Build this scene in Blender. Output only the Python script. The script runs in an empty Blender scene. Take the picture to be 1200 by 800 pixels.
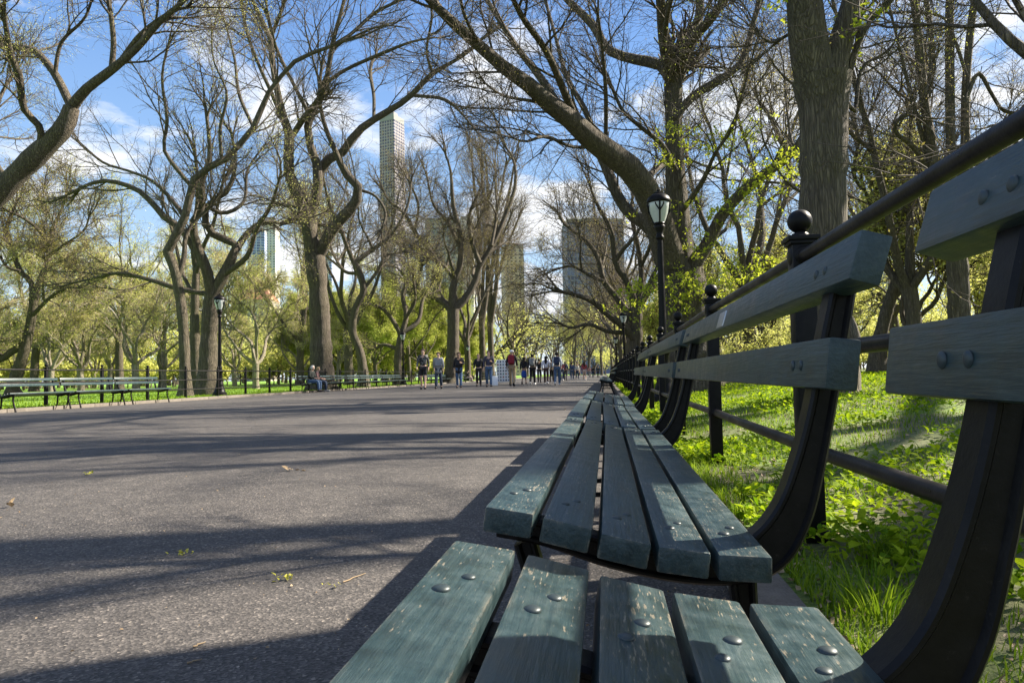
import bpy, bmesh, math
import numpy as np
from mathutils import Vector, Matrix, Euler

scene = bpy.context.scene
COL = scene.collection
R = math.radians

# ------------------------------------------------------------------ camera
CAMZ, F = 0.62, 800.0                      # F: focal length in pixels of a 1200 px wide frame
yaw, pitch, roll = R(7.7), R(2.81), R(1.2)
fw = np.array([-math.sin(yaw)*math.cos(pitch), math.cos(yaw)*math.cos(pitch), math.sin(pitch)])
r0 = np.array([math.cos(yaw), math.sin(yaw), 0.0])
u0 = np.cross(r0, fw)
RT = math.cos(roll)*r0 - math.sin(roll)*u0
UP = math.sin(roll)*r0 + math.cos(roll)*u0
CAM = np.array([0.0, 0.0, CAMZ])

def at(px, py, zc):
    """world point that stands zc metres deep on the line of sight of a pixel of the 1200x800 photograph"""
    return CAM + zc*(fw + RT*((px-600)/F) + UP*((400-py)/F))

cd = bpy.data.cameras.new('camera')
cd.sensor_width, cd.lens = 36.0, 24.0
cd.clip_start, cd.clip_end = 0.02, 6000
cam = bpy.data.objects.new('camera', cd)
COL.objects.link(cam)
m = Matrix(((RT[0], UP[0], -fw[0], 0), (RT[1], UP[1], -fw[1], 0), (RT[2], UP[2], -fw[2], CAMZ), (0, 0, 0, 1)))
cam.matrix_world = m
scene.camera = cam

# ------------------------------------------------------------------ helpers
def link(o, parent=None):
    COL.objects.link(o)
    if parent is not None:
        o.parent = parent
    return o

def tag(o, label=None, cat=None, group=None, kind=None):
    if label: o['label'] = label
    if cat: o['category'] = cat
    if group: o['group'] = group
    if kind: o['kind'] = kind
    return o

def empty(name, loc, rz=0.0):
    o = bpy.data.objects.new(name, None)
    o.empty_display_size = 0.2
    o.location = loc
    o.rotation_euler = (0, 0, rz)
    return link(o)

def copy_tree(o, parent=None):
    c = o.copy()
    link(c)
    if parent is not None:
        c.parent = parent
    for ch in list(o.children):
        copy_tree(ch, c)
    return c

def nrm(v):
    v = np.asarray(v, float); return v/(np.linalg.norm(v, axis=-1, keepdims=True)+1e-9)

class MB:
    """collects vertices and polygons for ONE mesh"""
    def __init__(s):
        s.v, s.f3, s.f4, s.n = [], [], [], 0
    def add(s, v, quads=None, tris=None):
        v = np.asarray(v, dtype=np.float64).reshape(-1, 3)
        if quads is not None and len(quads): s.f4.append(np.asarray(quads).reshape(-1, 4)+s.n)
        if tris is not None and len(tris): s.f3.append(np.asarray(tris).reshape(-1, 3)+s.n)
        s.v.append(v); s.n += len(v)
    def tubes(s, P, Rd, S=6, cap=True):
        P = np.asarray(P, dtype=np.float64); Rd = np.asarray(Rd, dtype=np.float64)
        if P.ndim == 2: P = P[None]; Rd = Rd[None]
        B, N, _ = P.shape
        T = np.gradient(P, axis=1)
        T /= np.linalg.norm(T, axis=2, keepdims=True)+1e-9
        D = P[:, -1]-P[:, 0]; D /= np.linalg.norm(D, axis=1, keepdims=True)+1e-9
        ref = np.where(np.abs(D[:, 2:3]) > .8, np.array([[1., 0.13, 0]]), np.array([[0.07, 0.03, 1.]]))
        ref = np.repeat(ref[:, None, :], N, axis=1)
        U = np.cross(T, ref); U /= np.linalg.norm(U, axis=2, keepdims=True)+1e-9
        V = np.cross(T, U)
        a = np.arange(S)*2*np.pi/S
        ring = P[:, :, None, :] + Rd[:, :, None, None]*(U[:, :, None, :]*np.cos(a)[None, None, :, None]+V[:, :, None, :]*np.sin(a)[None, None, :, None])
        b = np.arange(B)[:, None, None]*N*S; i = np.arange(N-1)[None, :, None]*S; k = np.arange(S)[None, None, :]
        k2 = (k+1) % S
        q = np.stack([b+i+k, b+i+S+k, b+i+S+k2, b+i+k2], axis=-1).reshape(-1, 4)
        s.add(ring.reshape(-1, 3), quads=q)
        if cap:
            vv = ring
            for e in (0, N-1):
                c = P[:, e]
                vs = np.concatenate([vv[:, e].reshape(-1, 3), c], axis=0)
                kk = np.arange(S)[None, :]; bb = np.arange(B)[:, None]
                tr = np.stack([bb*S+kk, bb*S+(kk+1) % S, np.repeat(B*S+bb, S, 1)], axis=-1)
                if e == N-1: tr = tr[..., ::-1]
                s.add(vs, tris=tr.reshape(-1, 3))
    def lathe(s, prof, S=20, c=(0, 0, 0)):
        p = np.asarray(prof, float); N = len(p)
        a = np.arange(S)*2*np.pi/S
        v = np.stack([p[:, 0:1]*np.cos(a), p[:, 0:1]*np.sin(a), np.repeat(p[:, 1:2], S, 1)], -1)+np.asarray(c)
        i = np.arange(N-1)[:, None]*S; k = np.arange(S)[None]; k2 = (k+1) % S
        s.add(v.reshape(-1, 3), quads=np.stack([i+k, i+k2, i+S+k2, i+S+k], -1).reshape(-1, 4))
    def box(s, c, d, rot=None, bev=0.0):
        bm = bmesh.new(); bmesh.ops.create_cube(bm, size=1.0)
        bmesh.ops.scale(bm, vec=d, verts=bm.verts)
        if bev: bmesh.ops.bevel(bm, geom=list(bm.edges), offset=bev, segments=2, profile=.6, affect='EDGES')
        if rot is not None: bmesh.ops.rotate(bm, matrix=Euler(rot).to_matrix(), verts=bm.verts)
        bmesh.ops.translate(bm, vec=c, verts=bm.verts)
        s.bm(bm); bm.free()
    def ball(s, c, d, u=14, v=9):
        bm = bmesh.new(); bmesh.ops.create_uvsphere(bm, u_segments=u, v_segments=v, radius=1.0)
        bmesh.ops.scale(bm, vec=d, verts=bm.verts); bmesh.ops.translate(bm, vec=c, verts=bm.verts)
        s.bm(bm); bm.free()
    def bm(s, bm):
        bm.verts.ensure_lookup_table(); bm.verts.index_update()
        v = [x.co[:] for x in bm.verts]; q, t = [], []
        for f in bm.faces:
            ix = [x.index for x in f.verts]
            if len(ix) == 4: q.append(ix)
            elif len(ix) == 3: t.append(ix)
            else:
                for i in range(1, len(ix)-1): t.append([ix[0], ix[i], ix[i+1]])
        s.add(v, q, t)
    def mesh(s, name, mat, smooth=True):
        me = bpy.data.meshes.new(name)
        v = np.concatenate(s.v) if s.v else np.zeros((0, 3))
        q = np.concatenate(s.f4) if s.f4 else np.zeros((0, 4), int)
        t = np.concatenate(s.f3) if s.f3 else np.zeros((0, 3), int)
        me.vertices.add(len(v)); me.vertices.foreach_set('co', v.astype(np.float32).ravel())
        lv = np.concatenate([q.ravel(), t.ravel()]).astype(np.int32)
        me.loops.add(len(lv)); me.loops.foreach_set('vertex_index', lv)
        n = len(q)+len(t); me.polygons.add(n)
        st = np.concatenate([np.arange(len(q))*4, len(q)*4+np.arange(len(t))*3]).astype(np.int32)
        me.polygons.foreach_set('loop_start', st)
        me.update(calc_edges=True)
        me.polygons.foreach_set('use_smooth', np.full(n, smooth))
        if mat: me.materials.append(mat)
        return me
    def build(s, name, mat, parent=None, smooth=True, sharp=None):
        me = s.mesh(name, mat, smooth)
        if sharp: me.set_sharp_from_angle(angle=R(sharp))
        return link(bpy.data.objects.new(name, me), parent)

# ------------------------------------------------------------------ materials
def mat(name):
    m = bpy.data.materials.new(name); m.use_nodes = True
    nt = m.node_tree; nt.nodes.clear()
    out = nt.nodes.new('ShaderNodeOutputMaterial')
    return m, nt, out
def N(nt, t, **kw):
    n = nt.nodes.new(t)
    for k, v in kw.items():
        if k in n.inputs: n.inputs[k].default_value = v
        else: setattr(n, k, v)
    return n
def ramp(nt, fac, stops, interp='LINEAR'):
    n = nt.nodes.new('ShaderNodeValToRGB'); n.color_ramp.interpolation = interp
    e = n.color_ramp.elements
    while len(e) < len(stops): e.new(0.5)
    for x, (p, c) in zip(e, stops):
        x.position = p; x.color = (c[0], c[1], c[2], 1) if not isinstance(c, (int, float)) else (c, c, c, 1)
    nt.links.new(fac, n.inputs[0]); return n.outputs[0]
def mixc(nt, fac, a, b, mode='MIX'):
    n = nt.nodes.new('ShaderNodeMix'); n.data_type = 'RGBA'; n.blend_type = mode
    for sock, v in ((n.inputs[0], fac), (n.inputs[6], a), (n.inputs[7], b)):
        if hasattr(v, 'is_linked'): nt.links.new(v, sock)
        elif isinstance(v, (int, float)): sock.default_value = v
        else: sock.default_value = (v[0], v[1], v[2], 1)
    return n.outputs[2]
def coords(nt, scale=(1, 1, 1), kind='Object'):
    tc = nt.nodes.new('ShaderNodeTexCoord'); mp = nt.nodes.new('ShaderNodeMapping')
    mp.inputs['Scale'].default_value = scale
    nt.links.new(tc.outputs[kind], mp.inputs[0]); return mp.outputs[0]
def noise(nt, vec, scale, detail=4, rough=.55, dist=0.0):
    n = N(nt, 'ShaderNodeTexNoise', Scale=scale, Detail=detail, Roughness=rough, Distortion=dist)
    nt.links.new(vec, n.inputs['Vector']); return n.outputs['Fac']
def principled(nt, out, col, rough=.6, bump=None, bstr=.3, bdist=.01, **kw):
    p = nt.nodes.new('ShaderNodeBsdfPrincipled')
    for k, v in kw.items(): p.inputs[k].default_value = v
    for nm, v in (('Base Color', col), ('Roughness', rough)):
        if hasattr(v, 'is_linked'): nt.links.new(v, p.inputs[nm])
        elif isinstance(v, (int, float)): p.inputs[nm].default_value = v
        else: p.inputs[nm].default_value = (v[0], v[1], v[2], 1)
    if bump is not None:
        b = nt.nodes.new('ShaderNodeBump'); b.inputs['Strength'].default_value = bstr; b.inputs['Distance'].default_value = bdist
        nt.links.new(bump, b.inputs['Height']); nt.links.new(b.outputs[0], p.inputs['Normal'])
    nt.links.new(p.outputs[0], out.inputs[0]); return p
M = {}
def simple(name, col, rough=.6, var=.25, sc=6.0, **kw):
    m, nt, out = mat(name)
    v = coords(nt); f = noise(nt, v, sc, 3)
    lo = [c*(1-var) for c in col]; hi = [min(1, c*(1+var)) for c in col]
    principled(nt, out, ramp(nt, f, [(.3, lo), (.7, hi)]), rough, **kw)
    return m

def mk_asphalt():
    m, nt, out = mat('asphalt')
    v = coords(nt)
    vo = N(nt, 'ShaderNodeTexVoronoi', Scale=150.0); nt.links.new(v, vo.inputs['Vector'])
    sp = ramp(nt, vo.outputs['Color'], [(.0, (.014, .0125, .011)), (.28, (.036, .033, .030)), (.6, (.068, .061, .055)), (.85, (.125, .112, .099)), (.97, (.29, .25, .21)), (1, (.42, .37, .31))])
    big = noise(nt, v, .55, 5, .6)
    fine = noise(nt, v, 9, 5, .6)
    c = mixc(nt, ramp(nt, big, [(.35, 0.0), (.7, .35)]), sp, mixc(nt, .5, sp, (.068, .061, .055)))
    c = mixc(nt, 1.0, c, ramp(nt, fine, [(.3, .72), (.7, 1.15)]), 'MULTIPLY')
    stain = noise(nt, v, 1.6, 7, .7, .6)
    c = mixc(nt, ramp(nt, stain, [(.52, 0.0), (.72, .5)]), c, (.035, .031, .028))
    # faint tar-filled cracks
    vec = N(nt, 'ShaderNodeTexVoronoi', Scale=.35, feature='DISTANCE_TO_EDGE')
    dn = N(nt, 'ShaderNodeTexNoise', Scale=2.5, Detail=6.0); nt.links.new(v, dn.inputs['Vector'])
    ad = N(nt, 'ShaderNodeVectorMath', operation='MULTIPLY_ADD'); nt.links.new(dn.outputs['Color'], ad.inputs[0]); ad.inputs[1].default_value = (.5, .5, .5); nt.links.new(v, ad.inputs[2])
    nt.links.new(ad.outputs[0], vec.inputs['Vector'])
    c = mixc(nt, ramp(nt, vec.outputs['Distance'], [(.0, .55), (.006, 0.0)]), c, (.03, .028, .026))
    b = nt.nodes.new('ShaderNodeMath'); b.operation = 'ADD'
    nt.links.new(vo.outputs['Distance'], b.inputs[0]); nt.links.new(fine, b.inputs[1])
    principled(nt, out, c, .78, b.outputs[0], .42, .004)
    return m
def mk_soil():
    m, nt, out = mat('lawn_soil')
    v = coords(nt)
    a = noise(nt, v, 1.3, 6, .62); b = noise(nt, v, 34, 4, .6); g = noise(nt, v, .35, 4, .55)
    green = ramp(nt, b, [(.25, (.035, .075, .006)), (.5, (.10, .17, .014)), (.75, (.21, .28, .03))])
    dirt = ramp(nt, b, [(.25, (.05, .037, .026)), (.55, (.11, .085, .06)), (.8, (.22, .17, .12))])
    f = ramp(nt, a, [(.42, 0.0), (.54, 1.0)])
    c = mixc(nt, f, green, dirt)
    c2 = mixc(nt, ramp(nt, g, [(.35, .75), (.6, .1)]), c, green)
    principled(nt, out, c2, .9, b, .8, .02)
    return m
def mk_turf():
    m, nt, out = mat('turf')
    v = coords(nt)
    b = noise(nt, v, 16, 6, .65); g = noise(nt, v, .28, 5, .6); h = noise(nt, v, 2.2, 4, .6)
    c = ramp(nt, b, [(.25, (.05, .15, .004)), (.5, (.12, .27, .008)), (.75, (.22, .38, .02))])
    c = mixc(nt, ramp(nt, h, [(.55, 0.0), (.72, .6)]), c, (.16, .15, .05))
    c = mixc(nt, ramp(nt, g, [(.4, .0), (.65, .45)]), c, (.20, .24, .05))
    principled(nt, out, c, .9, b, .8, .03)
    return m
def mk_stone(name, lo, hi, sc=14):
    m, nt, out = mat(name)
    v = coords(nt); a = noise(nt, v, sc, 8, .7); s = noise(nt, v, 160, 2)
    c = mixc(nt, .35, ramp(nt, a, [(.3, lo), (.7, hi)]), ramp(nt, s, [(.35, lo), (.65, hi)]))
    principled(nt, out, c, .85, a, .5, .01); return m
def mk_bark(name, lo, mid, hi, moss):
    m, nt, out = mat(name)
    v = coords(nt, (1, 1, .11)); w = coords(nt)
    a = noise(nt, v, 16, 7, .68, .35); b = noise(nt, w, 1.1, 4)
    vo = N(nt, 'ShaderNodeTexVoronoi', Scale=26.0, feature='DISTANCE_TO_EDGE')
    dv = N(nt, 'ShaderNodeVectorMath', operation='MULTIPLY_ADD'); dn = N(nt, 'ShaderNodeTexNoise', Scale=9.0, Detail=5.0); nt.links.new(v, dn.inputs['Vector']); nt.links.new(dn.outputs['Color'], dv.inputs[0]); dv.inputs[1].default_value = (.12, .12, .12); nt.links.new(v, dv.inputs[2]); nt.links.new(dv.outputs[0], vo.inputs['Vector'])
    ridge = ramp(nt, vo.outputs['Distance'], [(0, 0.0), (.22, 1.0)])
    c = ramp(nt, a, [(.28, lo), (.5, mid), (.72, hi)])
    c = mixc(nt, ramp(nt, b, [(.45, 0.0), (.7, .55)]), c, moss)
    c = mixc(nt, 1.0, c, ramp(nt, ridge, [(0, .74), (1, 1.05)]), 'MULTIPLY')
    h = N(nt, 'ShaderNodeMath', operation='ADD'); nt.links.new(ridge, h.inputs[0]); nt.links.new(a, h.inputs[1])
    principled(nt, out, c, .88, h.outputs[0], 1.0, .03); return m
def mk_leaf(name, lo, hi, trans=.5, rough=.5):
    m, nt, out = mat(name)
    g = nt.nodes.new('ShaderNodeNewGeometry')
    c = ramp(nt, g.outputs['Random Per Island'], [(0, lo), (1, hi)])
    p = principled(nt, out, c, rough, **{'Specular IOR Level': .18})
    t = nt.nodes.new('ShaderNodeBsdfTranslucent'); nt.links.new(c, t.inputs[0])
    mx = nt.nodes.new('ShaderNodeMixShader'); mx.inputs[0].default_value = trans
    nt.links.new(p.outputs[0], mx.inputs[1]); nt.links.new(t.outputs[0], mx.inputs[2]); nt.links.new(mx.outputs[0], out.inputs[0])
    return m
def mk_slat(name, worn):
    m, nt, out = mat(name)
    oi = nt.nodes.new('ShaderNodeObjectInfo')
    tc = nt.nodes.new('ShaderNodeTexCoord')
    off = N(nt, 'ShaderNodeVectorMath', operation='MULTIPLY_ADD')
    cb = nt.nodes.new('ShaderNodeCombineXYZ')
    for i in range(3): nt.links.new(oi.outputs['Random'], cb.inputs[i])
    nt.links.new(cb.outputs[0], off.inputs[0]); off.inputs[1].default_value = (31, 17, 23); nt.links.new(tc.outputs['Object'], off.inputs[2])
    def mp(s):
        x = nt.nodes.new('ShaderNodeMapping'); x.inputs['Scale'].default_value = s; nt.links.new(off.outputs[0], x.inputs[0]); return x.outputs[0]
    grain = noise(nt, mp((1, .06, 1)), 170, 5, .6)
    scr = noise(nt, mp((1, .10, 1)), 150, 6, .70)
    patch = noise(nt, mp((1, .45, 1)), 9, 4, .6)
    blot = noise(nt, mp((1, 1, 1)), 30, 5, .6)
    paint = ramp(nt, blot, [(.3, (.012, .026, .030)), (.5, (.022, .045, .050)), (.75, (.046, .074, .079))])
    paint = mixc(nt, ramp(nt, grain, [(.45, 0.0), (.7, .35)]), paint, (.065, .092, .085))
    chip = N(nt, 'ShaderNodeMath', operation='MULTIPLY_ADD'); nt.links.new(patch, chip.inputs[0]); chip.inputs[1].default_value = .50
    nt.links.new(scr, chip.inputs[2])
    f = ramp(nt, chip.outputs[0], [(1.0-.125*worn, 0.0), (1.03-.125*worn, .9)])
    fin = noise(nt, mp((1, .16, 1)), 330, 3, .6)
    sp2 = N(nt, 'ShaderNodeMath', operation='MULTIPLY_ADD'); nt.links.new(patch, sp2.inputs[0]); sp2.inputs[1].default_value = .55; nt.links.new(fin, sp2.inputs[2])
    f2 = ramp(nt, sp2.outputs[0], [(1.0-.14*worn, 0.0), (1.06-.14*worn, .75)])
    mxx = N(nt, 'ShaderNodeMath', operation='MAXIMUM'); nt.links.new(f, mxx.inputs[0]); nt.links.new(f2, mxx.inputs[1])
    ge = nt.nodes.new('ShaderNodeNewGeometry'); sz = nt.nodes.new('ShaderNodeSeparateXYZ'); nt.links.new(ge.outputs['Normal'], sz.inputs[0])
    upw = ramp(nt, sz.outputs[2], [(.2, .12), (.6, 1.0)])
    fm_ = N(nt, 'ShaderNodeMath', operation='MULTIPLY'); nt.links.new(mxx.outputs[0], fm_.inputs[0]); nt.links.new(upw, fm_.inputs[1]); f = fm_.outputs[0]
    if worn > .5:
        bv = nt.nodes.new('ShaderNodeBevel'); bv.samples = 4; bv.inputs['Radius'].default_value = .008
        dp = N(nt, 'ShaderNodeVectorMath', operation='DOT_PRODUCT'); nt.links.new(bv.outputs[0], dp.inputs[0]); nt.links.new(ge.outputs['True Normal'], dp.inputs[1])
        edge = ramp(nt, dp.outputs['Value'], [(.80, 1.0), (.985, 0.0)])
        en = ramp(nt, noise(nt, mp((1, .3, 1)), 60, 5, .7), [(.46, 0.0), (.60, .85)])
        em = N(nt, 'ShaderNodeMath', operation='MULTIPLY'); nt.links.new(edge, em.inputs[0]); nt.links.new(en, em.inputs[1])
        mm = N(nt, 'ShaderNodeMath', operation='MAXIMUM'); nt.links.new(f, mm.inputs[0]); nt.links.new(em.outputs[0], mm.inputs[1]); f = mm.outputs[0]
    grime = noise(nt, mp((1, .5, 1)), 14, 6, .7)
    paint = mixc(nt, ramp(nt, grime, [(.5, 0.0), (.75, .55)]), paint, (.010, .014, .013))
    c = mixc(nt, f, paint, ramp(nt, grain, [(.3, (.14, .12, .085)), (.7, (.32, .28, .21))]))
    rg = ramp(nt, blot, [(.3, .30), (.7, .46)])
    h = N(nt, 'ShaderNodeMath', operation='ADD'); nt.links.new(grain, h.inputs[0]); nt.links.new(patch, h.inputs[1])
    principled(nt, out, c, rg, h.outputs[0], .45, .004, **{'Coat Weight': .08, 'Coat Roughness': .2, 'Specular IOR Level': .4}); return m
def mk_iron(name, c0, c1, rough=.38):
    m, nt, out = mat(name)
    v = coords(nt); a = noise(nt, v, 26, 6, .7); b = noise(nt, v, 5, 4)
    c = ramp(nt, a, [(.35, c0), (.7, c1)])
    c = mixc(nt, ramp(nt, b, [(.62, 0.0), (.75, .35)]), c, (.07, .045, .032))
    e = noise(nt, v, 120, 4, .75)
    c = mixc(nt, ramp(nt, e, [(.62, 0.0), (.72, .3)]), c, (.06, .05, .042))
    principled(nt, out, c, ramp(nt, b, [(.3, rough-.08), (.7, rough+.15)]), a, .25, .004, **{'Specular IOR Level': .16}); return m
def mk_windows(name, wall, glass, cw, ch, fx, fz, vertical=False, rough=.15):
    """facade: a grid of panes set in a wall, laid out in the building's own metres"""
    m, nt, out = mat(name)
    tc = nt.nodes.new('ShaderNodeTexCoord'); sx = nt.nodes.new('ShaderNodeSeparateXYZ'); nt.links.new(tc.outputs['Object'], sx.inputs[0])
    def cell(sock, size, frac):
        d = N(nt, 'ShaderNodeMath', operation='DIVIDE'); nt.links.new(sock, d.inputs[0]); d.inputs[1].default_value = size
        f = N(nt, 'ShaderNodeMath', operation='FRACT'); nt.links.new(d.outputs[0], f.inputs[0])
        l = N(nt, 'ShaderNodeMath', operation='LESS_THAN'); nt.links.new(f.outputs[0], l.inputs[0]); l.inputs[1].default_value = frac
        fl = N(nt, 'ShaderNodeMath', operation='FLOOR'); nt.links.new(d.outputs[0], fl.inputs[0])
        return l.outputs[0], fl.outputs[0]
    ad = N(nt, 'ShaderNodeMath', operation='ADD'); nt.links.new(sx.outputs[0], ad.inputs[0]); nt.links.new(sx.outputs[1], ad.inputs[1])
    a, fa = cell(ad.outputs[0], cw, fx); b, fb = cell(sx.outputs[2], ch, fz)
    mu = N(nt, 'ShaderNodeMath', operation='MULTIPLY'); nt.links.new(a, mu.inputs[0]); nt.links.new(b, mu.inputs[1])
    wn = N(nt, 'ShaderNodeTexWhiteNoise', noise_dimensions='2D'); cb = nt.nodes.new('ShaderNodeCombineXYZ')
    nt.links.new(fa, cb.inputs[0]); nt.links.new(fb, cb.inputs[1]); nt.links.new(cb.outputs[0], wn.inputs['Vector'])
    g = mixc(nt, wn.outputs['Value'], [c*.6 for c in glass], [min(1, c*1.4) for c in glass])
    c = mixc(nt, mu.outputs[0], wall, g)
    r = ramp(nt, mu.outputs[0], [(0, .8), (1, rough)])
    principled(nt, out, c, r); return m

M['asphalt'] = mk_asphalt(); M['soil'] = mk_soil(); M['turf'] = mk_turf()
M['kerb'] = mk_stone('kerb_stone', (.085, .072, .058), (.20, .175, .145))
M['bark'] = mk_bark('elm_bark', (.044, .035, .024), (.112, .090, .063), (.205, .172, .125), (.115, .105, .05))
M['bark_pale'] = mk_bark('pale_bark', (.14, .12, .085), (.30, .26, .19), (.48, .43, .34), (.24, .21, .12))
M['twig'] = simple('twig_bark', (.080, .062, .042), .85)
M['twig_pale'] = simple('pale_twig_bark', (.30, .25, .17), .85)
M['bud'] = mk_leaf('elm_buds', (.24, .20, .05), (.42, .37, .10), .45)
M['olive'] = mk_leaf('olive_new_leaves', (.46, .47, .10), (.70, .70, .22), .5)
M['green'] = mk_leaf('fresh_leaves', (.31, .36, .05), (.52, .55, .13), .5)
M['shoot'] = mk_leaf('bright_shoot_leaves', (.34, .42, .02), (.58, .62, .07), .6)  # bright yellow-green leaves of the shoots
M['ground_leaf'] = mk_leaf('ground_leaves', (.09, .19, .004), (.36, .46, .014), .45, .75)
M['blade'] = mk_leaf('grass_blades', (.07, .15, .005), (.25, .35, .018), .45, .75)
M['slat'] = mk_slat('worn_green_slat', .62); M['slat_back'] = mk_slat('green_slat', .25)
M['iron'] = mk_iron('black_cast_iron', (.003, .003, .0035), (.010, .009, .009))
M['rail'] = mk_iron('dark_rail_paint', (.012, .011, .011), (.03, .027, .026), .34)
M['bolt'] = simple('painted_bolt_head', (.030, .045, .048), .45, Metallic=.2)
M['plaque'] = simple('steel_plaque', (.5, .52, .55), .3, Metallic=.8)
M['glass_lamp'] = simple('frosted_lamp_glass', (.50, .53, .53), .2, .08)
M['litter'] = mk_leaf('dry_litter', (.12, .07, .03), (.42, .32, .20), .1)
M['catkin'] = mk_leaf('fallen_catkins', (.30, .30, .03), (.55, .52, .10), .3)

# ------------------------------------------------------------------ world, sun
SUN = Vector((1.15, .64, 1.0)).normalized()
elev = math.asin(SUN.z); az = math.atan2(SUN.x, SUN.y)
w = bpy.data.worlds.new('World'); scene.world = w; w.use_nodes = True
nt = w.node_tree; nt.nodes.clear()
wo = nt.nodes.new('ShaderNodeOutputWorld'); bg = nt.nodes.new('ShaderNodeBackground')
sky = nt.nodes.new('ShaderNodeTexSky'); sky.sky_type = 'NISHITA'; sky.sun_disc = False
sky.sun_elevation = elev; sky.sun_rotation = az; sky.air_density = 1.0; sky.dust_density = .6; sky.ozone_density = 2.0
tc = nt.nodes.new('ShaderNodeTexCoord')
sp = nt.nodes.new('ShaderNodeSeparateXYZ'); nt.links.new(tc.outputs['Generated'], sp.inputs[0])
zz = N(nt, 'ShaderNodeMath', operation='ADD'); nt.links.new(sp.outputs[2], zz.inputs[0]); zz.inputs[1].default_value = .16
dx = N(nt, 'ShaderNodeMath', operation='DIVIDE'); nt.links.new(sp.outputs[0], dx.inputs[0]); nt.links.new(zz.outputs[0], dx.inputs[1])
dy = N(nt, 'ShaderNodeMath', operation='DIVIDE'); nt.links.new(sp.outputs[1], dy.inputs[0]); nt.links.new(zz.outputs[0], dy.inputs[1])
cb = nt.nodes.new('ShaderNodeCombineXYZ'); nt.links.new(dx.outputs[0], cb.inputs[0]); nt.links.new(dy.outputs[0], cb.inputs[1]); cb.inputs[2].default_value = 3.7
cn = noise(nt, cb.outputs[0], 2.1, 9, .58, .3)
cf = ramp(nt, cn, [(.495, 0.0), (.60, 1.0)])
CLOUD = (5.4, 5.5, 5.7)
def sg(c): return [x/6.0 for x in c]
grad = ramp(nt, sp.outputs[2], [(.0, sg((4.2, 4.9, 5.6))), (.14, sg((2.9, 4.0, 5.2))), (.28, sg((1.8, 3.0, 4.9))), (.46, sg((.95, 2.0, 4.3))), (1.0, sg((.3, .75, 2.3)))])
grad = mixc(nt, 1.0, grad, (6.0, 6.0, 6.0), 'MULTIPLY')
c1 = mixc(nt, .8, sky.outputs[0], grad)
c2 = mixc(nt, cf, c1, CLOUD)
nt.links.new(c2, bg.inputs[0]); bg.inputs[1].default_value = .063
nt.links.new(bg.outputs[0], wo.inputs[0])
sl = bpy.data.lights.new('sun', 'SUN'); sl.energy = 5.0; sl.angle = R(.6); sl.color = (1, .90, .76)
so = bpy.data.objects.new('sun', sl); link(so); so.rotation_euler = SUN.to_track_quat('Z', 'Y').to_euler()
so.location = (30, 20, 40)

# ------------------------------------------------------------------ ground
rng = np.random.default_rng(7)
XL, XR = -14.95, .36             # road edges at the kerbs
def road_z(x): return .06-.12*((x+7.3)/7.65)**2
def lawn_z(x, y):
    if x > 0: return min(.34, max(0.0, (x-.9)*.11))
    return 0.0
def sheet(name, xs, ys, zf, m):
    b = MB(); X, Y = np.meshgrid(xs, ys)
    Z = np.vectorize(zf)(X, Y)
    nx, ny = len(xs), len(ys)
    i = np.arange(ny-1)[:, None]*nx; k = np.arange(nx-1)[None]
    b.add(np.stack([X, Y, Z], -1).reshape(-1, 3), quads=np.stack([i+k, i+k+1, i+nx+k+1, i+nx+k], -1).reshape(-1, 4))
    return b.build(name, m)
ys_all = np.array([-40, -10, 0, 10, 30, 60, 120, 250, 600, 3000.])
tag(sheet('ground', np.array([-3000, -400, 0, 400, 3000.]), np.array([-3000, 0, 3000.]), lambda x, y: -.35, M['turf']), kind='structure')
tag(sheet('road', np.linspace(XL, XR, 24), np.array([-40, -10, 0, 10, 30, 60, 120, 260.]), lambda x, y: road_z(x), M['asphalt']), kind='structure')
tag(sheet('right_lawn', np.array([.505, .9, 1.5, 2.5, 4.0, 8, 16, 60, 400.]), ys_all, lawn_z, M['soil']), kind='structure')
tag(sheet('left_lawn', np.array([-600, -120, -40, -20, -15.105]), ys_all, lambda x, y: 0.0, M['turf']), kind='structure')
def kerb(name, x0, x1, z0, z1, y0, y1):
    b = MB(); y = y0
    while y < y1:
        L = rng.uniform(1.1, 1.9); dz = rng.uniform(-.006, .006); ox = rng.uniform(-.006, .006)
        b.box(((x0+x1)/2+ox, y+L/2, (z0+z1)/2+dz), (x1-x0, L-.012, z1-z0), bev=.008); y += L
    return tag(b.build(name, M['kerb'], sharp=40), kind='structure')
kerb('right_kerb', .362, .50, -.2, .012, -4, 120)
kerb('left_kerb', -15.10, -14.952, -.2, .035, 8, 130)

# ------------------------------------------------------------------ benches
SLAT_W, SLAT_T, BL = .070, .036, 2.06
XS = [-.142, -.061, .019, .099, .180]
ZS = [.43, .413, .392, .378, .371]
def slat_mesh(name, m, x, z, tilt, w_=SLAT_W, t=SLAT_T, sag=0):
    b = MB(); b.box((0, BL/2, 0), (w_, BL, t), bev=.0045)
    v = np.concatenate(b.v); c, s_ = math.cos(tilt), math.sin(tilt)
    b.v = [np.stack([v[:, 0]*c-v[:, 2]*s_+x, v[:, 1], v[:, 0]*s_+v[:, 2]*c+z], -1)]
    return b
def catmull(p, n):
    p = np.asarray(p, float)
    q = np.vstack([2*p[0]-p[1], p, 2*p[-1]-p[-2]])
    t = np.linspace(0, len(p)-1, n); i = np.minimum(t.astype(int), len(p)-2); f = (t-i)[:, None]
    a, b_, c, d = q[i], q[i+1], q[i+2], q[i+3]
    return .5*(2*b_+(c-a)*f+(2*a-5*b_+4*c-d)*f**2+(-a+3*b_-3*c+d)*f**3)
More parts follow.
